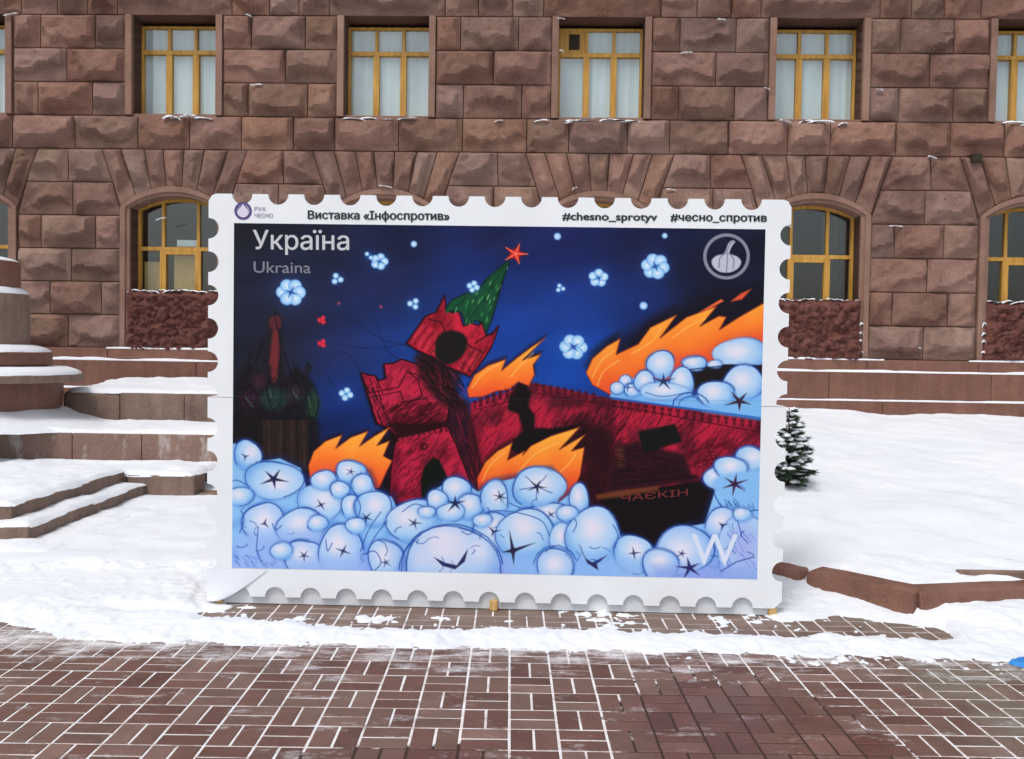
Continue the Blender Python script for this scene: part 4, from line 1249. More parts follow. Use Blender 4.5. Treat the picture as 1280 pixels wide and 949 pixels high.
for x, y, r_ in ((404, 401, 6), (404, 430, 6)):
    star_mark(x, y, r_ * 1.5, 4, (120, 20, 40), 0.5)
    for k in range(3): fill(ell(x + 3 * math.cos(k * 2.1 + 1), y + 3 * math.sin(k * 2.1 + 1), 2.6, 2.6), (224, 52, 70), 1)
for x, y in ((425, 380), (478, 384)): fill(ell(x, y, 1.8, 1.8), (160, 70, 100), 1.2)

# emblem: ring with a garlic bulb
W = window_of(870, 940, 285, 350)
d = np.abs(np.hypot(LX[W] - 905, LY_[W] - 318) - 26.5)
blend(W, np.clip(0.5 - (d - 2.0) / 0.9, 0, 1), (134, 136, 152))
GAR = curve([(902, 314), (907, 302), (912, 298), (915, 300), (911, 306), (909, 314), (918, 318), (923, 324), (920, 332), (912, 337), (905, 338), (897, 337), (889, 331), (887, 323), (893, 317)], True)
fill(GAR, (188, 190, 206), 0.8)
for p in ([(904, 314), (897, 320), (896, 332)], [(906, 313), (906, 326), (905, 337)], [(908, 314), (914, 322), (913, 333)], [(905, 313), (909, 303), (913, 299)]): stroke(curve(p), 1.1, (86, 90, 112), 0.85)

# seam of the two sheets, slight waviness of the print tone
W = window_of(286, 956, 495, 500)
blend(W, np.clip(1 - np.abs(LY_[W] - 497.5) / 0.8, 0, 1) * 0.25, (90, 94, 110))
IMG = np.clip(IMG, 4, 255) / 255.0
LIN = np.where(IMG <= 0.04045, IMG / 12.92, ((IMG + 0.055) / 1.055) ** 2.4)

def print_mat():
    m, t, b = new_mat('print_ink', 0.5, 0.10)
    a = t.nodes.new('ShaderNodeVertexColor'); a.layer_name = 'ink'
    P = wpos(t)
    n = noise_tex(t, P, 1.4, 3)
    t.links.new(mixc(t, 1.0, a.outputs[0], ramp(t, n, [(0.3, (0.96, 0.96, 0.96, 1)), (0.7, (1.02, 1.02, 1.02, 1))]), 'MULTIPLY'), b.inputs['Base Color'])
    bump(t, b, n, 0.08, 0.02)
    return m
M_PRINT = print_mat()
V = np.stack([(PW0 + As * (PW1 - PW0)).ravel(), np.full(As.size, -0.0012), (PZ1 + At * (PZ0 - PZ1)).ravel()], 1)
pr = fast_grid('picture', V[:, :], NXA, NYA, M_PRINT, brd)
pr.data.flip_normals()
at_ = pr.data.color_attributes.new('ink', 'FLOAT_COLOR', 'POINT')
at_.data.foreach_set('color', np.concatenate([LIN.reshape(-1, 3), np.ones((LIN.shape[0] * LIN.shape[1], 1))], 1).astype(np.float32).ravel())
pr['label'] = 'printed night picture of a burning red tower among cotton clouds'

# lettering, cut as thin sheets
from mathutils.geometry import interpolate_bezier
def glyph_outlines(txt):
    """outlines of a line of text, every contour as a closed polygon"""
    cu = bpy.data.curves.new('text', 'FONT'); cu.body = txt; cu.size = 1.0
    tmp = bpy.data.objects.new('text', cu); COL.objects.link(tmp)
    bpy.context.view_layer.update()
    c2 = tmp.to_curve(bpy.context.evaluated_depsgraph_get())
    loops = []
    for sp in c2.splines:
        bp = sp.bezier_points; n = len(bp); lp = []
        for i in range(n):
            a, b = bp[i], bp[(i + 1) % n]
            straight = (a.handle_right - a.co).cross(b.co - a.co).length < 1e-6 and (b.handle_left - b.co).cross(b.co - a.co).length < 1e-6
            pts = [a.co] if straight else interpolate_bezier(a.co, a.handle_right, b.handle_left, b.co, 6)[:-1]
            lp += [(q[0], q[1]) for q in pts]
        cl = [q for k, q in enumerate(lp) if math.dist(q, lp[k - 1]) > 1e-6]
        if len(cl) > 2: loops.append(cl)
    tmp.to_curve_clear()
    bpy.data.objects.remove(tmp); bpy.data.curves.remove(cu)
    return loops
def strips(loops, nb=56):
    """fill the outlines by the non-zero rule as thin horizontal strips"""
    E_ = [(l[k - 1], l[k]) for l in loops for k in range(len(l)) if abs(l[k - 1][1] - l[k][1]) > 1e-9]
    y0 = min(min(a[1], b[1]) for a, b in E_); y1 = max(max(a[1], b[1]) for a, b in E_)
    quads = []
    for q in range(nb):
        ya, yb = y0 + (y1 - y0) * q / nb, y0 + (y1 - y0) * (q + 1) / nb
        ym = (ya + yb) / 2
        xs_ = []
        for a, b in E_:
            if (a[1] > ym) != (b[1] > ym):
                fx = lambda yy: a[0] + (b[0] - a[0]) * min(1, max(0, (yy - a[1]) / (b[1] - a[1])))
                xs_.append((fx(ym), fx(ya), fx(yb), 1 if b[1] > a[1] else -1))
        xs_.sort()
        wn = 0
        for k in range(len(xs_)):
            if wn == 0: st_ = xs_[k]
            wn += xs_[k][3]
            if wn == 0: quads.append(((st_[1], ya), (xs_[k][1], ya), (xs_[k][2], yb), (st_[2], yb)))
    return quads
def lettering(txt, x0, x1, ybase, cap, colr, bold=0.0, slope=0.0, y=-0.0026, name='lettering', parent=None):
    loops = glyph_outlines(txt)
    qs = strips(loops)
    xs_ = [p[0] for l in loops for p in l]
    mnx, mxx = min(xs_), max(xs_)
    out_, fo = [], []
    offs = [(0, 0)] if not bold else [(-bold, 0), (bold, 0), (0, bold * .6), (0, -bold * .6)]
    for q, (ox, oy) in enumerate(offs):          # heavier weights: sheets laid slightly beside each other
        for quad in qs:
            b = len(out_)
            for px_, py_ in quad:
                lx = x0 + (px_ - mnx) / (mxx - mnx) * (x1 - x0) + ox
                ly = ybase - py_ / 0.727 * cap + slope * (lx - x0) + oy
                u, z = layout_to_board(lx, ly)
                out_.append((u, y - 0.00015 * q, z))
            fo.append((b, b + 1, b + 2, b + 3))
    o = add_mesh(name, out_, fo, colr, parent or brd)
    bm = bmesh.new(); bm.from_mesh(o.data); bmesh.ops.remove_doubles(bm, verts=bm.verts, dist=0.00002); bm.to_mesh(o.data); bm.free()
    return o
M_TXT_DK = flat('ink_black', srgb(42, 48, 54), 0.5)
M_TXT_LT = flat('ink_pale', srgb(196, 198, 204), 0.5)
M_TXT_GR = flat('ink_grey', srgb(122, 124, 138), 0.5)
M_TXT_W = flat('ink_white_blue', srgb(216, 226, 246), 0.5)
M_TXT_RD = flat('ink_dull_red', srgb(112, 40, 40), 0.5)
M_VIOLET = flat('ink_violet', srgb(88, 72, 128), 0.5)
M_PALEV = flat('ink_pale_violet', srgb(214, 210, 226), 0.5)
lettering('Виставка «Інфоспротив»', 387, 563, 276, 10.2, M_TXT_DK, 0.55)
lettering('#chesno_sprotyv', 703, 819, 274.5, 9.6, M_TXT_DK, 0.55)
lettering('#чесно_спротив', 836, 953, 274.5, 9.6, M_TXT_DK, 0.55)
lettering('Україна', 318, 438, 314, 23.5, M_TXT_LT, 0.35)
lettering('Ukraina', 318.5, 390, 343, 14.5, M_TXT_GR, 0.2)
lettering('W', 868, 925, 704, 41, M_TXT_W, 0.3)
lettering('ЧАЄКІН', 779, 862, 625, 8.5, M_TXT_RD, 0.0, -0.10)
lettering('РУХ', 320, 334, 267, 5.0, M_VIOLET, 0.0)
lettering('ЧЕСНО', 320, 343, 275, 5.0, M_VIOLET, 0.0)
# round logo at the head of the sheet
def disc(cx, cy, r0, r1, mat, y, name='logo', parent=None, n=28):
    v, f = [], []
    for k in range(n):
        a = 2 * math.pi * k / n
        for r_ in (r0, r1):
            u, z = layout_to_board(cx + r_ * math.cos(a), cy + r_ * math.sin(a)); v.append((u, y, z))
    for k in range(n):
        j = (k + 1) % n
        f.append((2 * k, 2 * k + 1, 2 * j + 1, 2 * j))
    if r0 == 0: pass
    return add_mesh(name, v, f, mat, parent or brd)
lg = disc(305.5, 267, 7.8, 11, M_VIOLET, -0.0020)
bulb = [(305.5, 258), (308, 262), (311, 264.5), (312.5, 268), (311.5, 272), (308, 274.5), (305.5, 275), (303, 274.5), (299.5, 272), (298.5, 268), (300, 264.5), (303, 262)]
v = [(layout_to_board(x, y)[0], -0.0024, layout_to_board(x, y)[1]) for x, y in bulb]
add_mesh('bulb_mark', v, [tuple(range(len(v)))], M_PALEV, lg)
v = [(layout_to_board(x, y)[0], -0.0022, layout_to_board(x, y)[1]) for x, y in [(305.5, 258), (311.5, 263), (313, 267), (298, 267), (299.5, 263)]]
add_mesh('cap_mark', v, [tuple(range(5))], M_VIOLET, lg)

# corner of the white sheet that has come loose at the lower left
nx, ny = 14, 14
v = []
for j in range(ny):
    t = j / (ny - 1)
    zz = 0.222 - 0.195 * t
    wd = 0.30 * (1 - t) ** 0.8 + 0.075
    for i in range(nx):
        q = i / (nx - 1)
        v.append((0.004 + wd * q, -0.004 - 0.012 * math.sin(pi * q) * t - 0.018 * t * t * q, zz))
add_mesh('loose_sheet', v, grid_faces(nx, ny).tolist(), flat('loose_vinyl', srgb(228, 233, 240), 0.45, 0.2, 8, 0.05), brd, True)


# ------------------------------------------------------------------ terraces and steps on the left
def slab_obj(name, x0, x1, y0, y1, z0, z1, mat, parent, b=0.012):
    m2 = MB(); m2.box(x0, x1, y0, y1, z0, z1, b)
    return m2.build(name, mat, parent)
stp = empty('granite_steps', (-4.6, 7.8, 0))
tag(stp, 'three low granite steps under snow at the left edge', 'steps')
def child(o, p):
    o.parent = p; o.matrix_parent_inverse = Matrix.Translation(-p.location); return o
STEPS = [(-3.24, 6.42, 0.065), (-3.61, 6.79, 0.185), (-3.82, 6.95, 0.315)]
for x1, y0, zt in STEPS:
    m2 = MB(); m2.box(-9, x1, y0, 9.0, -0.08, zt, 0.012)
    child(m2.build('step', M_GREY, None), stp)

lw = empty('low_wall', (-3.5, 9.05, 0)); tag(lw, 'lowest granite kerb wall behind the snowy steps', 'wall')
for a, b, zt in ((-4.6, -3.80, 0.27), (-3.795, -3.12, 0.28)):
    m2 = MB(); m2.box(a, b, 8.98, 9.3, -0.05, zt, 0.02); child(m2.build('block', M_GREY, None), lw)
m2 = MB(); m2.box(-3.10, -2.5, 9.02, 9.25, -0.05, 0.10, 0.01); child(m2.build('block', M_GREY, None), lw)

def splash_mat():
    m, t, b = new_mat('splashed_granite', 0.7, 0.3)
    P = wpos(t)
    n = noise_tex(t, P, 30, 5, 0.7); bigc = noise_tex(t, P, 2, 3)
    c = ramp(t, math_n(t, 'ADD', math_n(t, 'MULTIPLY', n, .5), math_n(t, 'MULTIPLY', bigc, .5)), [(0.3, srgb(104, 82, 72)), (0.5, srgb(130, 104, 92)), (0.7, srgb(148, 122, 110))])
    mp = t.nodes.new('ShaderNodeMapping'); t.links.new(P, mp.inputs[0]); mp.inputs['Scale'].default_value = (3.2, 3.2, 1.6)
    wv = noise_tex(t, mp.outputs[0], 1.5, 6, 0.68)
    c = mixc(t, ramp(t, wv, [(0.54, (0, 0, 0, 1)), (0.64, (0.34, 0.34, 0.34, 1)), (0.76, (0.7, 0.7, 0.7, 1))]), c, (0.62, 0.60, 0.58, 1))
    t.links.new(c, b.inputs['Base Color']); bump(t, b, n, 0.3, 0.006)
    return m
M_SPLASH = splash_mat()
w2 = empty('retaining_wall', (-3.5, 9.95, 0)); tag(w2, 'lower granite retaining wall with white salt streaks', 'wall')
for a, b in zip([-8.6, -7.3, -6.05, -4.78, -4.02, -2.7, -1.4, -0.1], [-7.3, -6.05, -4.78, -4.02, -2.7, -1.4, -0.1, 1.2]):
    m2 = MB(); m2.box(a + .003, b - .003, 9.9, 10.2, 0.0, 0.60, 0.01); child(m2.build('panel', M_SPLASH, None), w2)
w3 = empty('retaining_wall', (-3.5, 11.35, 0)); tag(w3, 'upper granite retaining wall just below the building plinth', 'wall')
for a, b in zip([-5.58, -4.86, -4.06, -2.8, -1.5, -0.2], [-4.86, -4.06, -2.8, -1.5, -0.2, 1.1]):
    m2 = MB(); m2.box(a + .003, b - .003, 11.3, 11.6, 0.3, 0.975, 0.01 if a > -5 else 0.05); child(m2.build('panel', M_GREY, None), w3)

# round stepped pedestal at the left edge
ped = empty('round_pedestal', (-6.3, 10.7, 0.6)); tag(ped, 'round stepped granite pedestal with snow on its tiers, cut by the left edge', 'pedestal')
def lathe(name, prof, mat, parent, cx=-6.3, cy=10.7, n=72, jit=0.0, sd_=0):
    v, f = [], []
    m_ = len(prof)
    for k in range(n):
        a = 2 * math.pi * k / n
        for i, (r_, z) in enumerate(prof):
            rr_ = r_
            zz = z
            if jit:
                rr_ = r_ + jit * float(vnoise(np.array([math.cos(a) * 4 + 9]), np.array([math.sin(a) * 4 + i * .7]), sd_)[0])
                zz = z + jit * 0.5 * float(vnoise(np.array([math.cos(a) * 5]), np.array([math.sin(a) * 5 + i * .3]), sd_ + 4)[0])
            v.append((cx + rr_ * math.cos(a), cy + rr_ * math.sin(a), zz))
    for k in range(n):
        j = (k + 1) % n
        for i in range(m_ - 1):
            f.append((k * m_ + i, j * m_ + i, j * m_ + i + 1, k * m_ + i + 1))
    o = add_mesh(name, v, f, mat, None, True)
    try: o.data.set_sharp_from_angle(angle=math.radians(40))
    except Exception: pass
    return child(o, parent) if parent else o
lathe('drum', [(0.0, 0.3), (0.62, 0.45), (0.80, 0.62), (0.91, 0.80), (0.93, 0.95), (0.93, 1.12), (0, 1.12)], M_PLINTH, ped)
lathe('slab', [(0.0, 1.124), (1.13, 1.124), (1.14, 1.135), (1.14, 1.205), (1.13, 1.215), (0, 1.215)], M_GREY, ped)
lathe('slab', [(0.0, 1.32), (0.80, 1.32), (0.81, 1.33), (0.81, 1.46), (0.80, 1.47), (0, 1.47)], M_PLINTH, ped)
lathe('drum', [(0.0, 1.22), (0.76, 1.22), (0.76, 1.319), (0, 1.319)], M_PLINTH, ped)
lathe('drum', [(0.0, 1.474), (0.56, 1.474), (0.57, 1.49), (0.57, 2.13), (0.56, 2.15), (0, 2.15)], M_GREY, ped)
lathe('drum', [(0.0, 2.154), (0.465, 2.154), (0.47, 2.16), (0.47, 2.52), (0.46, 2.53), (0, 2.53)], M_PLINTH, ped)

# ------------------------------------------------------------------ kerb stones on the right
def kerb(p0, p1, wd, z0, z1, label, sd_, taper=0.0, dip=0.0):
    p0, p1 = Vector((p0[0], p0[1])), Vector((p1[0], p1[1]))
    d = (p1 - p0); L = d.length; d.normalize(); nrm = Vector((-d.y, d.x))
    if nrm.y < 0: nrm = -nrm
    nx, prof = 18, []
    b = 0.014
    prof = [(0, z0), (0, z1 - b), (b * .3, z1 - b * .3), (b, z1), (wd - b, z1 + 0.005), (wd - b * .3, z1 - b * .3), (wd, z1 - b), (wd, z0)]
    v, f = [], []
    m_ = len(prof)
    for i in range(nx + 1):
        t = i / nx
        ends = 0.0
        if i in (0, nx): ends = 0.02
        for k, (o_, z) in enumerate(prof):
            q = p0 + d * (L * t + (0.012 if i == 0 else -0.012 if i == nx else 0)) + nrm * (o_ + (ends if k < 4 else -ends) * (1 if z > z0 else 0))
            jz = float(vnoise(np.array([t * 7.0]), np.array([k * 1.3]), sd_)[0]) * 0.005
            jo = float(vnoise(np.array([t * 6.0]), np.array([k * 1.7 + 5]), sd_ + 2)[0]) * 0.006
            zz = z + (jz - ends * 0.7 if z > z0 else 0) + (dip * (1 - t) if z > z0 else 0)
            v.append((q.x + nrm.x * jo, q.y + nrm.y * jo, zz))
    for i in range(nx):
        for k in range(m_ - 1):
            f.append((i * m_ + k, (i + 1) * m_ + k, (i + 1) * m_ + k + 1, i * m_ + k + 1))
    f.append(tuple(range(m_))); f.append(tuple(range((nx + 1) * m_ - 1, nx * m_ - 1, -1)))
    o = add_mesh('kerb_stone', v, f, M_KERB, None, True)
    bm = bmesh.new(); bm.from_mesh(o.data); bmesh.ops.recalc_face_normals(bm, faces=bm.faces); bm.to_mesh(o.data); bm.free()
    try: o.data.set_sharp_from_angle(angle=math.radians(45))
    except Exception: pass
    tag(o, label, 'kerb', 'kerb stones of the snowy bed')
    return o
kerb((1.52, 6.32), (1.93, 5.90), 0.19, 0.03, 0.150, 'short granite kerb stone emerging from behind the stamp board', 3)
kerb((1.94, 5.89), (2.435, 5.365), 0.19, -0.05, 0.165, 'slanting reddish granite kerb stone ending at the open corner joint', 5)
kerb((2.475, 5.385), (3.9, 5.66), 0.19, -0.05, 0.160, 'long granite kerb stone running out at the right edge', 8)
# ------------------------------------------------------------------ snow
def interp(xs, ys): return lambda X: np.interp(X, xs, ys)
near_e = interp([-4.2, -2.83, -2.26, -1.83, -0.98, 0.03, 0.95, 1.5, 2.6, 4.2], [5.3, 5.02, 4.80, 4.75, 4.735, 4.72, 4.69, 4.69, 4.64, 4.55])
far_e = interp([-2.3, -1.90, -1.74, -1.29, -0.6, 0.03, 0.98, 1.64, 2.09, 2.5, 2.7], [7.5, 5.55, 5.22, 5.12, 5.05, 5.04, 5.05, 5.02, 5.01, 5.00, 6.5])
bank_e = interp([-9, 0.5, 1.45, 1.6, 2.0, 2.34, 2.6, 2.75, 5], [5.75, 5.75, 5.62, 5.30, 5.40, 5.27, 5.05, 4.8, 4.6])
curb_y = interp([-9, 1.0, 1.52, 1.93, 2.435, 2.475, 3.9, 9], [6.9, 6.9, 6.45, 6.02, 5.47, 5.49, 5.77, 6.8])
def snow_z(X, Y):
    n_big = fbm(X * 1.1, Y * 1.1, 3, 3); n_m = fbm(X * 5, Y * 5, 9, 4, 0.55); n_f = fbm(X * 19, Y * 19, 13, 3, 0.6)
    edge = 0.07 * n_m + 0.035 * n_f
    # swept ridge
    a = Y - near_e(X) + edge * 1.2
    b = far_e(X) - Y + edge * 1.0
    d = np.minimum(a * 0.8, b)
    ridge = np.clip(d, -0.2, 0.30) * 0.30 * (1 - 0.5 * np.clip(d, 0, 0.3) / 0.3)
    ridge = np.where(ridge > 0, ridge * (1 + 0.45 * n_m) + 0.006 * n_f, ridge)
    # thin scatter in front of the ridge
    dust = -0.004 - 0.05 * np.clip(near_e(X) - Y - 0.02, 0, 1) - np.where(Y > near_e(X), 0.01, 0) - 0.016 * np.abs(n_m) + 0.028 * n_f - 0.012 * (1 - sstep(0.2, 1.6, X))
    # scatter behind the ridge, on the strip under the board
    scat = -0.013 + 0.024 * n_f + 0.034 * n_m
    scat = np.where((Y > far_e(X) - 0.05) & (Y < 5.6), scat, -0.05)
    # bank at the foot of the bed and everything behind
    bk = (Y - bank_e(X) + edge)
    bank = np.clip(bk, -0.2, 0.5) * 0.18 * (1 + 0.25 * n_m)
    # open field on the left
    lf = np.clip((-1.72 - X + edge * 2), -0.3, 0.4) * 0.09
    lf = np.minimum(lf, np.clip(Y - near_e(X) + edge, -0.2, 0.3) * 0.14)
    patch = np.exp(-(((X + 2.02) / 0.26) ** 2 + ((Y - 5.27) / 0.055) ** 2))
    lf = lf * (1 - patch * 1.4) - 0.02 * patch
    field = np.where(X < -1.5, np.where(Y > near_e(X) + .15, 0.006 + 0.012 * np.clip(Y - 5.2, 0, 9), 0), 0)
    z = np.maximum.reduce([ridge - 0.9 * patch * 0.06, dust, scat, bank, lf + np.where(lf > 0, field, 0) * sstep(0.0, 0.03, lf)])
    z = z + 0.022 * n_big * sstep(0.0, 0.04, z) + 0.004 * n_f * sstep(0.02, 0.05, z)
    # raised bed on the right behind the kerb
    bed = 0.165 + 0.101 * (Y - curb_y(X)) - 0.0015 * (Y - curb_y(X)) ** 2 + 0.06 * n_big + 0.02 * n_m
    back = sstep(-0.02, 0.10, Y - curb_y(X)) * (X > -0.6)
    z = z * (1 - back) + bed * back
    # sags before the kerb faces
    z = np.where((X > 1.5) & (Y < curb_y(X) - 0.02), np.minimum(z, 0.085 + 0.03 * n_m), z)
    return z
def snow_patch(name, x0, x1, y0, y1, res, label, cut=-0.03):
    nx, ny = int((x1 - x0) / res) + 1, int((y1 - y0) / res) + 1
    X, Y = np.meshgrid(np.linspace(x0, x1, nx), np.linspace(y0, y1, ny))
    Z = snow_z(X, Y)
    V = np.stack([X.ravel(), Y.ravel(), Z.ravel()], 1)
    o = fast_grid(name, V, nx, ny, M_SNOW, None, True, keep=(Z.ravel() > cut))
    tag(o, label, kind='stuff')
    return o
SLZ = float(snow_z(np.array([3.1]), np.array([5.72]))[0])
m2 = MB(); m2.box(2.88, 4.2, 5.72, 5.78, 0.05, SLZ + 0.018, 0.006)
o = m2.build('stone_slab', M_GREY); o.rotation_euler = (0, 0, 0.0)
tag(o, 'dark flat stone edge showing through the snow above the long kerb', 'slab')

snow_patch('snow', -4.4, 4.4, 4.2, 6.2, 0.0125, 'swept ridge of fresh snow along the pavement before the board', -0.015)
snow_patch('snow', -9.5, 9.5, 6.14, 13.3, 0.05, 'smooth snow field rising towards the building')

def snow_top(x0, x1, y0, y1, z, th, sd_, mb_, over=0.0, res=0.035, amp=1.0, slope=0.0):
    """lumpy slab of snow lying on a flat top"""
    nx, ny = max(4, int((x1 - x0 + 2 * over) / res) + 1), max(4, int((y1 - y0 + 2 * over) / res) + 1)
    X, Y = np.meshgrid(np.linspace(x0 - over, x1 + over, nx), np.linspace(y0 - over, y1 + over, ny))
    e = np.minimum.reduce([X - x0 + over, x1 + over - X, Y - y0 + over, y1 + over - Y])
    n_ = fbm(X * 3, Y * 3, sd_, 4) + 0.4 * fbm(X * 12, Y * 12, sd_ + 3, 2)
    Z = z + th * np.sqrt(np.clip(e / 0.07, 0, 1)) * (0.85 + 0.5 * n_ * amp) + 0.02 * n_ * sstep(.05, .2, e)
    Z = Z + slope * np.clip(Y - y0 - 0.15, 0, 9)
    e0 = e < 1e-6
    Z = np.where(e0, z - 0.004 - 0.02 * np.clip(n_, 0, .6), Z)
    # ragged rim
    X2 = X + np.where(e < res * 1.1, 0.03 * fbm(Y * 6, X * 6, sd_ + 7, 3), 0)
    Y2 = Y + np.where(e < res * 1.1, 0.03 * fbm(X * 6, Y * 6, sd_ + 9, 3), 0)
    V = np.stack([X2.ravel(), Y2.ravel(), Z.ravel()], 1)
    mb_.add(V.tolist(), grid_faces(nx, ny).tolist())
ms = MB()
snow_top(-5.6, STEPS[0][0], STEPS[0][1], 9.0, 0.065, 0.03, 1, ms)
snow_top(-5.6, STEPS[1][0], STEPS[1][1], 9.0, 0.185, 0.038, 2, ms)
snow_top(-5.8, STEPS[2][0], STEPS[2][1], 9.0, 0.315, 0.04, 3, ms)
o = ms.build('snow', M_SNOW, None, True); tag(o, 'thick snow lying on the three steps', kind='stuff')
ms = MB()
snow_top(-8.5, -3.12, 8.98, 9.93, 0.275, 0.045, 5, ms)
snow_top(-8.5, 1.0, 9.92, 11.33, 0.60, 0.05, 6, ms, 0.0, 0.06)
snow_top(-5.56, 1.0, 11.31, 13.2, 0.975, 0.06, 7, ms, 0.0, 0.06, slope=0.055)
o = ms.build('snow', M_SNOW, None, True); tag(o, 'snow lying on the terraces between the retaining walls', kind='stuff')
# snow skirt where pedestal meets the terrace
so = lathe('snow', [(1.55, 0.60), (1.30, 0.67), (1.10, 0.72), (0.95, 0.80), (0.86, 0.82)], M_SNOW, None, jit=0.07, sd_=3)
tag(so, 'snow drifted round the foot of the round pedestal', kind='stuff')
TIER = ['lowest wide', 'second', 'third', 'topmost']
for nt_, (r0, r1, z, th) in enumerate(((0.5, 1.135, 1.215, 0.09), (0.4, 0.805, 1.47, 0.09), (0.3, 0.565, 2.15, 0.11), (0.1, 0.46, 2.53, 0.06))):
    prof = [(r1 - 0.004, z - 0.004), (r1 - 0.02, z + th * .3), (r1 - 0.07, z + th * 0.6), (r1 - 0.16, z + th * .9), (r0 * .8, z + th * 1.1), (0, z + th * 1.2)]
    so = lathe('snow', prof, M_SNOW, None, jit=0.015, sd_=int(z * 10))
    tag(so, 'ring of snow on the %s tier of the round pedestal' % TIER[nt_], kind='stuff', group='snow on the pedestal tiers')

# snow caught on sills, ledges and rough stones of the facade
RW = Matrix.Translation((WALL_O[0], WALL_O[1], 0)) @ Matrix.Rotation(WALL_A, 4, 'Z')
sf = MB()
rs = random.Random(77)
def lump(u, y, z, lu, ly_, lz, sd_):
    nx, ny = 9, 5
    v = []
    for j in range(ny):
        for i in range(nx):
            s, t = i / (nx - 1) * 2 - 1, j / (ny - 1) * 2 - 1
            e = max(0.0, 1 - (s * s) ** 1.4 - 0.6 * (t * t) ** 1.5)
            k = 0.75 + 0.7 * float(vnoise(np.array([s * 3.0]), np.array([t * 2.0 + sd_]), sd_)[0])
            v.append(RW @ Vector((u + s * lu, y + t * ly_ * (0.6 + 0.4 * math.sqrt(e)), z - 0.012 + lz * k * math.sqrt(e) + 0.02 * s * math.sin(sd_))))
    sf.add(v, grid_faces(nx, ny).tolist())
for k, c in enumerate(BAYS):
    for q in range(rs.randint(4, 7)):      # broken line of snow on the sill stones
        lump(c + rs.uniform(-0.5, 0.5), -0.05 - rs.uniform(0, .05), CZ[7] - 0.015 - rs.uniform(0, .04), rs.uniform(0.06, 0.22), 0.04, rs.uniform(0.02, 0.05), q + k * 9)
for q in range(20):
    u = rs.uniform(-8, 8); z = rs.choice(CZ[4:11]) - rs.uniform(0.02, 0.05)
    lump(u, -0.085, z, rs.uniform(0.03, 0.12), 0.025, rs.uniform(0.012, 0.03), q + 200)
lump(4.97 + 0.9, -0.10, 1.72, 0.13, 0.03, 0.04, 301)
# parapet blocks: snow along the top and in the corner
for k, c in enumerate(BAYS[1:], 1):
    for q in range(12):
        lump(c - 0.60 + q * 0.108 + rs.uniform(-.02, .02), -0.02 + rs.uniform(-.03, .02), CZ[0] + 0.855 + rs.uniform(-.01, .015), 0.085, 0.075, rs.uniform(0.02, 0.04), q + k * 40)
    for q in range(4):
        s_ = 1 if k != 5 else -1
        lump(c + s_ * 0.70, -0.05, CZ[0] + 0.12 + q * 0.13 + rs.uniform(-.03, .03), 0.035, 0.03, rs.uniform(.04, .07), q + k * 70)
# thin lines on plinth ledges
def ledge_snow(u0, u1, y0, y1, z, th, sd_):
    n = int((u1 - u0) / 0.06)
    us = np.linspace(u0, u1, n)
    hh = th * (0.75 + 0.9 * fbm(us * 2.3, us * 0 + sd_, sd_, 4))
    hh = np.clip(hh, -0.01, 9)
    v = []
    for a, h_ in zip(us, hh):
        for (y, z_) in ((y0 - 0.004, z - 0.012), (y0 - 0.004, z + h_ * 0.7), (y0 + 0.03, z + h_), (y1, z + h_ * 0.9)):
            v.append(RW @ Vector((a, y, z_)))
    f = []
    for i in range(n - 1):
        for j in range(3): f.append((i * 4 + j, (i + 1) * 4 + j, (i + 1) * 4 + j + 1, i * 4 + j + 1))
    sf.add(v, f)
ledge_snow(-9.1, 9.1, -0.335, -0.16, 1.352, 0.03, 4)
ledge_snow(-9.1, 9.1, -0.515, -0.34, 0.948, 0.016, 8)
for c in BAYS: ledge_snow(c - 0.95, c + 1.0, -0.155, -0.10, CZ[0] - 0.004, 0.022, int(c * 3) + 40)
o = sf.build('snow', M_SNOW, None, True); tag(o, 'thin snow caught on sills, ledges and rough stones', kind='stuff')

# loose crumbs of snow on the pavement
sc_ = MB()
for q in range(45):
    x = rs.uniform(-2.6, 2.8)
    y = rs.choice((float(near_e(x)) - abs(rs.gauss(0, 0.05)), float(far_e(x)) + abs(rs.gauss(0, 0.07)) if x > -1.6 and x < 2.4 else 5.0))
    r_ = abs(rs.gauss(0, 0.008)) + 0.004
    bm = bmesh.new(); bmesh.ops.create_icosphere(bm, subdivisions=1, radius=r_)
    bm.verts.index_update()
    sc_.add([(x + p.co.x * rs.uniform(.7, 1.4), y + p.co.y * rs.uniform(.7, 1.4), r_ * .4 + p.co.z * rs.uniform(.6, 1)) for p in bm.verts], [[p.index for p in f.verts] for f in bm.faces]); bm.free()
o = sc_.build('snow', M_SNOW, None, True); tag(o, 'crumbs of snow scattered beside the swept ridge', kind='stuff')

# ------------------------------------------------------------------ small spruce
def needle_mat():
    m, t, b = new_mat('spruce_needles', 0.6, 0.3)
    g_ = t.nodes.new('ShaderNodeNewGeometry')
    c = ramp(t, g_.outputs['Random Per Island'], [(0.0, srgb(34, 52, 38)), (0.5, srgb(56, 78, 56)), (1.0, srgb(82, 98, 78))])
    t.links.new(c, b.inputs['Base Color'])
    return m
M_NEEDLE = needle_mat()
M_BARK = flat('bark', srgb(78, 64, 54), 0.9, 0.1, 30, 0.4)
SPX, SPY = 2.47, 8.0
SPZ = float(snow_z(np.array([SPX]), np.array([SPY]))[0]) - 0.03
tree = empty('spruce_tree', (SPX, SPY, SPZ)); tag(tree, 'small snow laden spruce beside the right edge of the board', 'tree')
rs = random.Random(4)
m2 = MB(); m2.tube((0, 0, 0), (0.01, 0, 0.40), 0.018, 0.011); m2.tube((0.01, 0, 0.40), (0.0, 0, 0.72), 0.011, 0.003)
crown, snowc = MB(), MB()
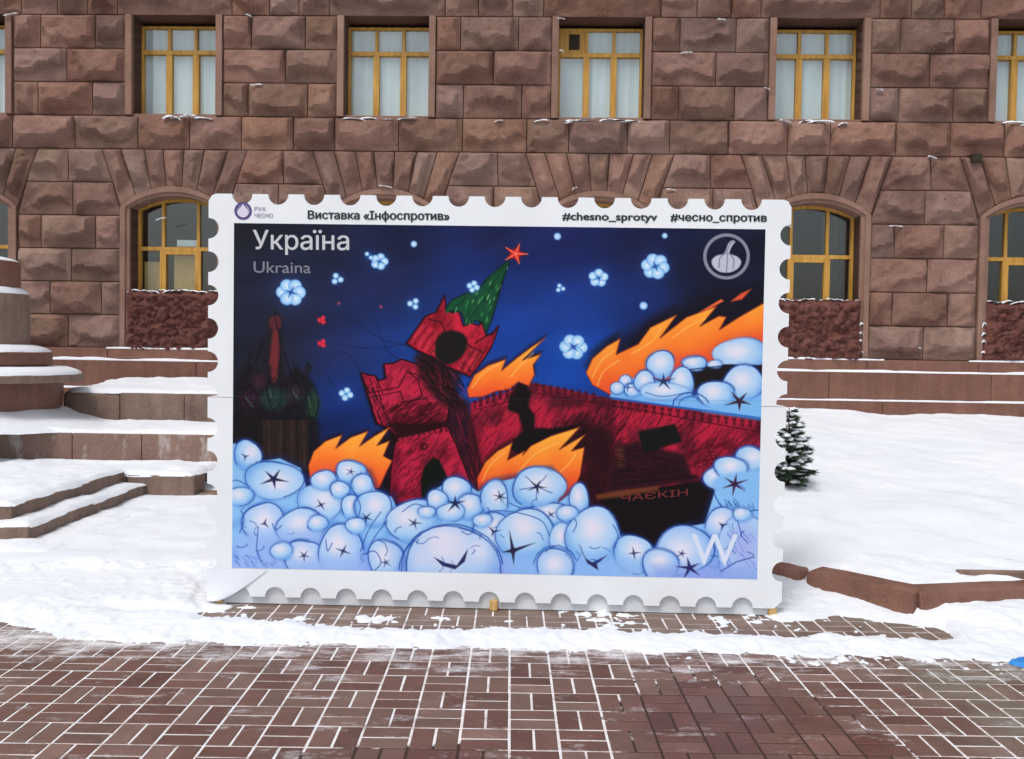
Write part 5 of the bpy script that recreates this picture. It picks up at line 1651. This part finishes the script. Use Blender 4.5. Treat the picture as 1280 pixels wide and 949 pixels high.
for k in range(15):
    z = 0.06 + 0.62 * (k / 14) ** 0.95
    R_ = (0.22 * (1 - (z / 0.80)) ** 0.8 + 0.03)
    nb = 11 if z < 0.3 else 7
    a0 = rs.uniform(0, 6)
    for q in range(nb):
        if z > 0.45 and rs.random() < 0.25: continue
        a = a0 + 2 * math.pi * q / nb + rs.uniform(-.25, .25)
        L = R_ * rs.uniform(0.45, 1.3)
        d = Vector((math.cos(a), math.sin(a), rs.uniform(-0.12, 0.30)))
        p0 = Vector((0.005, 0, z)); p1 = p0 + d * L
        m2.tube(p0, p1, 0.005, 0.002, 4)
        side = Vector((-math.sin(a), math.cos(a), 0))
        for s in range(int(190 * L / 0.3) + 30):
            t = rs.uniform(0.12, 1.05)
            b = p0 + d * (L * t)
            sw = side * rs.choice((-1, 1)) * rs.uniform(0.2, 1) + Vector((0, 0, rs.uniform(-.5, .7))) + d * 0.9
            sw.normalize()
            ln = rs.uniform(0.03, 0.065)
            wv = sw.cross(Vector((rs.uniform(-1, 1), rs.uniform(-1, 1), rs.uniform(-1, 1)))).normalized() * 0.0042
            crown.add([b - wv, b + wv, b + sw * ln], [(0, 1, 2)])
        if rs.random() < 0.85:
            c_ = p0 + d * (L * rs.uniform(0.45, 0.85)) + Vector((0, 0, 0.014))
            bm = bmesh.new(); bmesh.ops.create_icosphere(bm, subdivisions=2, radius=1.0); bm.verts.index_update()
            l_ = L * rs.uniform(0.16, 0.36) + 0.012; w_ = rs.uniform(0.02, 0.04)
            vv = []
            for p in bm.verts:
                kk = 1 + 0.35 * mnoise.noise(p.co * 2.3 + Vector((k, q, 0)))
                vv.append(c_ + Vector((d.x, d.y, d.z)) * (p.co.x * l_ * kk) + side * (p.co.y * w_ * kk) + Vector((0, 0, p.co.z * (0.024 if p.co.z > 0 else .008) * kk)))
            snowc.add(vv, [[p.index for p in f.verts] for f in bm.faces]); bm.free()
m2.build('trunk', M_BARK, tree)
crown.build('crown', M_NEEDLE, tree)
snowc.build('snow_cap', M_SNOW, tree, True)

# crumpled blue rag at the right edge
M_BLUE = flat('blue_cloth', srgb(60, 140, 214), 0.6, 0.3, 14, 0.25)
nx, ny = 24, 18
X, Y = np.meshgrid(np.linspace(-0.13, 0.13, nx), np.linspace(-0.07, 0.07, ny))
e = np.clip(1 - (X / 0.13) ** 2 - (Y / 0.07) ** 2, 0, 1)
Z = 0.045 * np.sqrt(e) * (0.6 + 1.2 * fbm(X * 26, Y * 26, 5, 3)) + 0.003
V = np.stack([(2.72 + X + 0.02 * vnoise(Y * 40, X * 10, 2)).ravel(), (4.60 + Y).ravel(), Z.ravel()], 1)
o = fast_grid('rag', V, nx, ny, M_BLUE, keep=(e.ravel() > 0.02))
tag(o, 'bright blue crumpled rag on the snow at the right edge', 'rag')
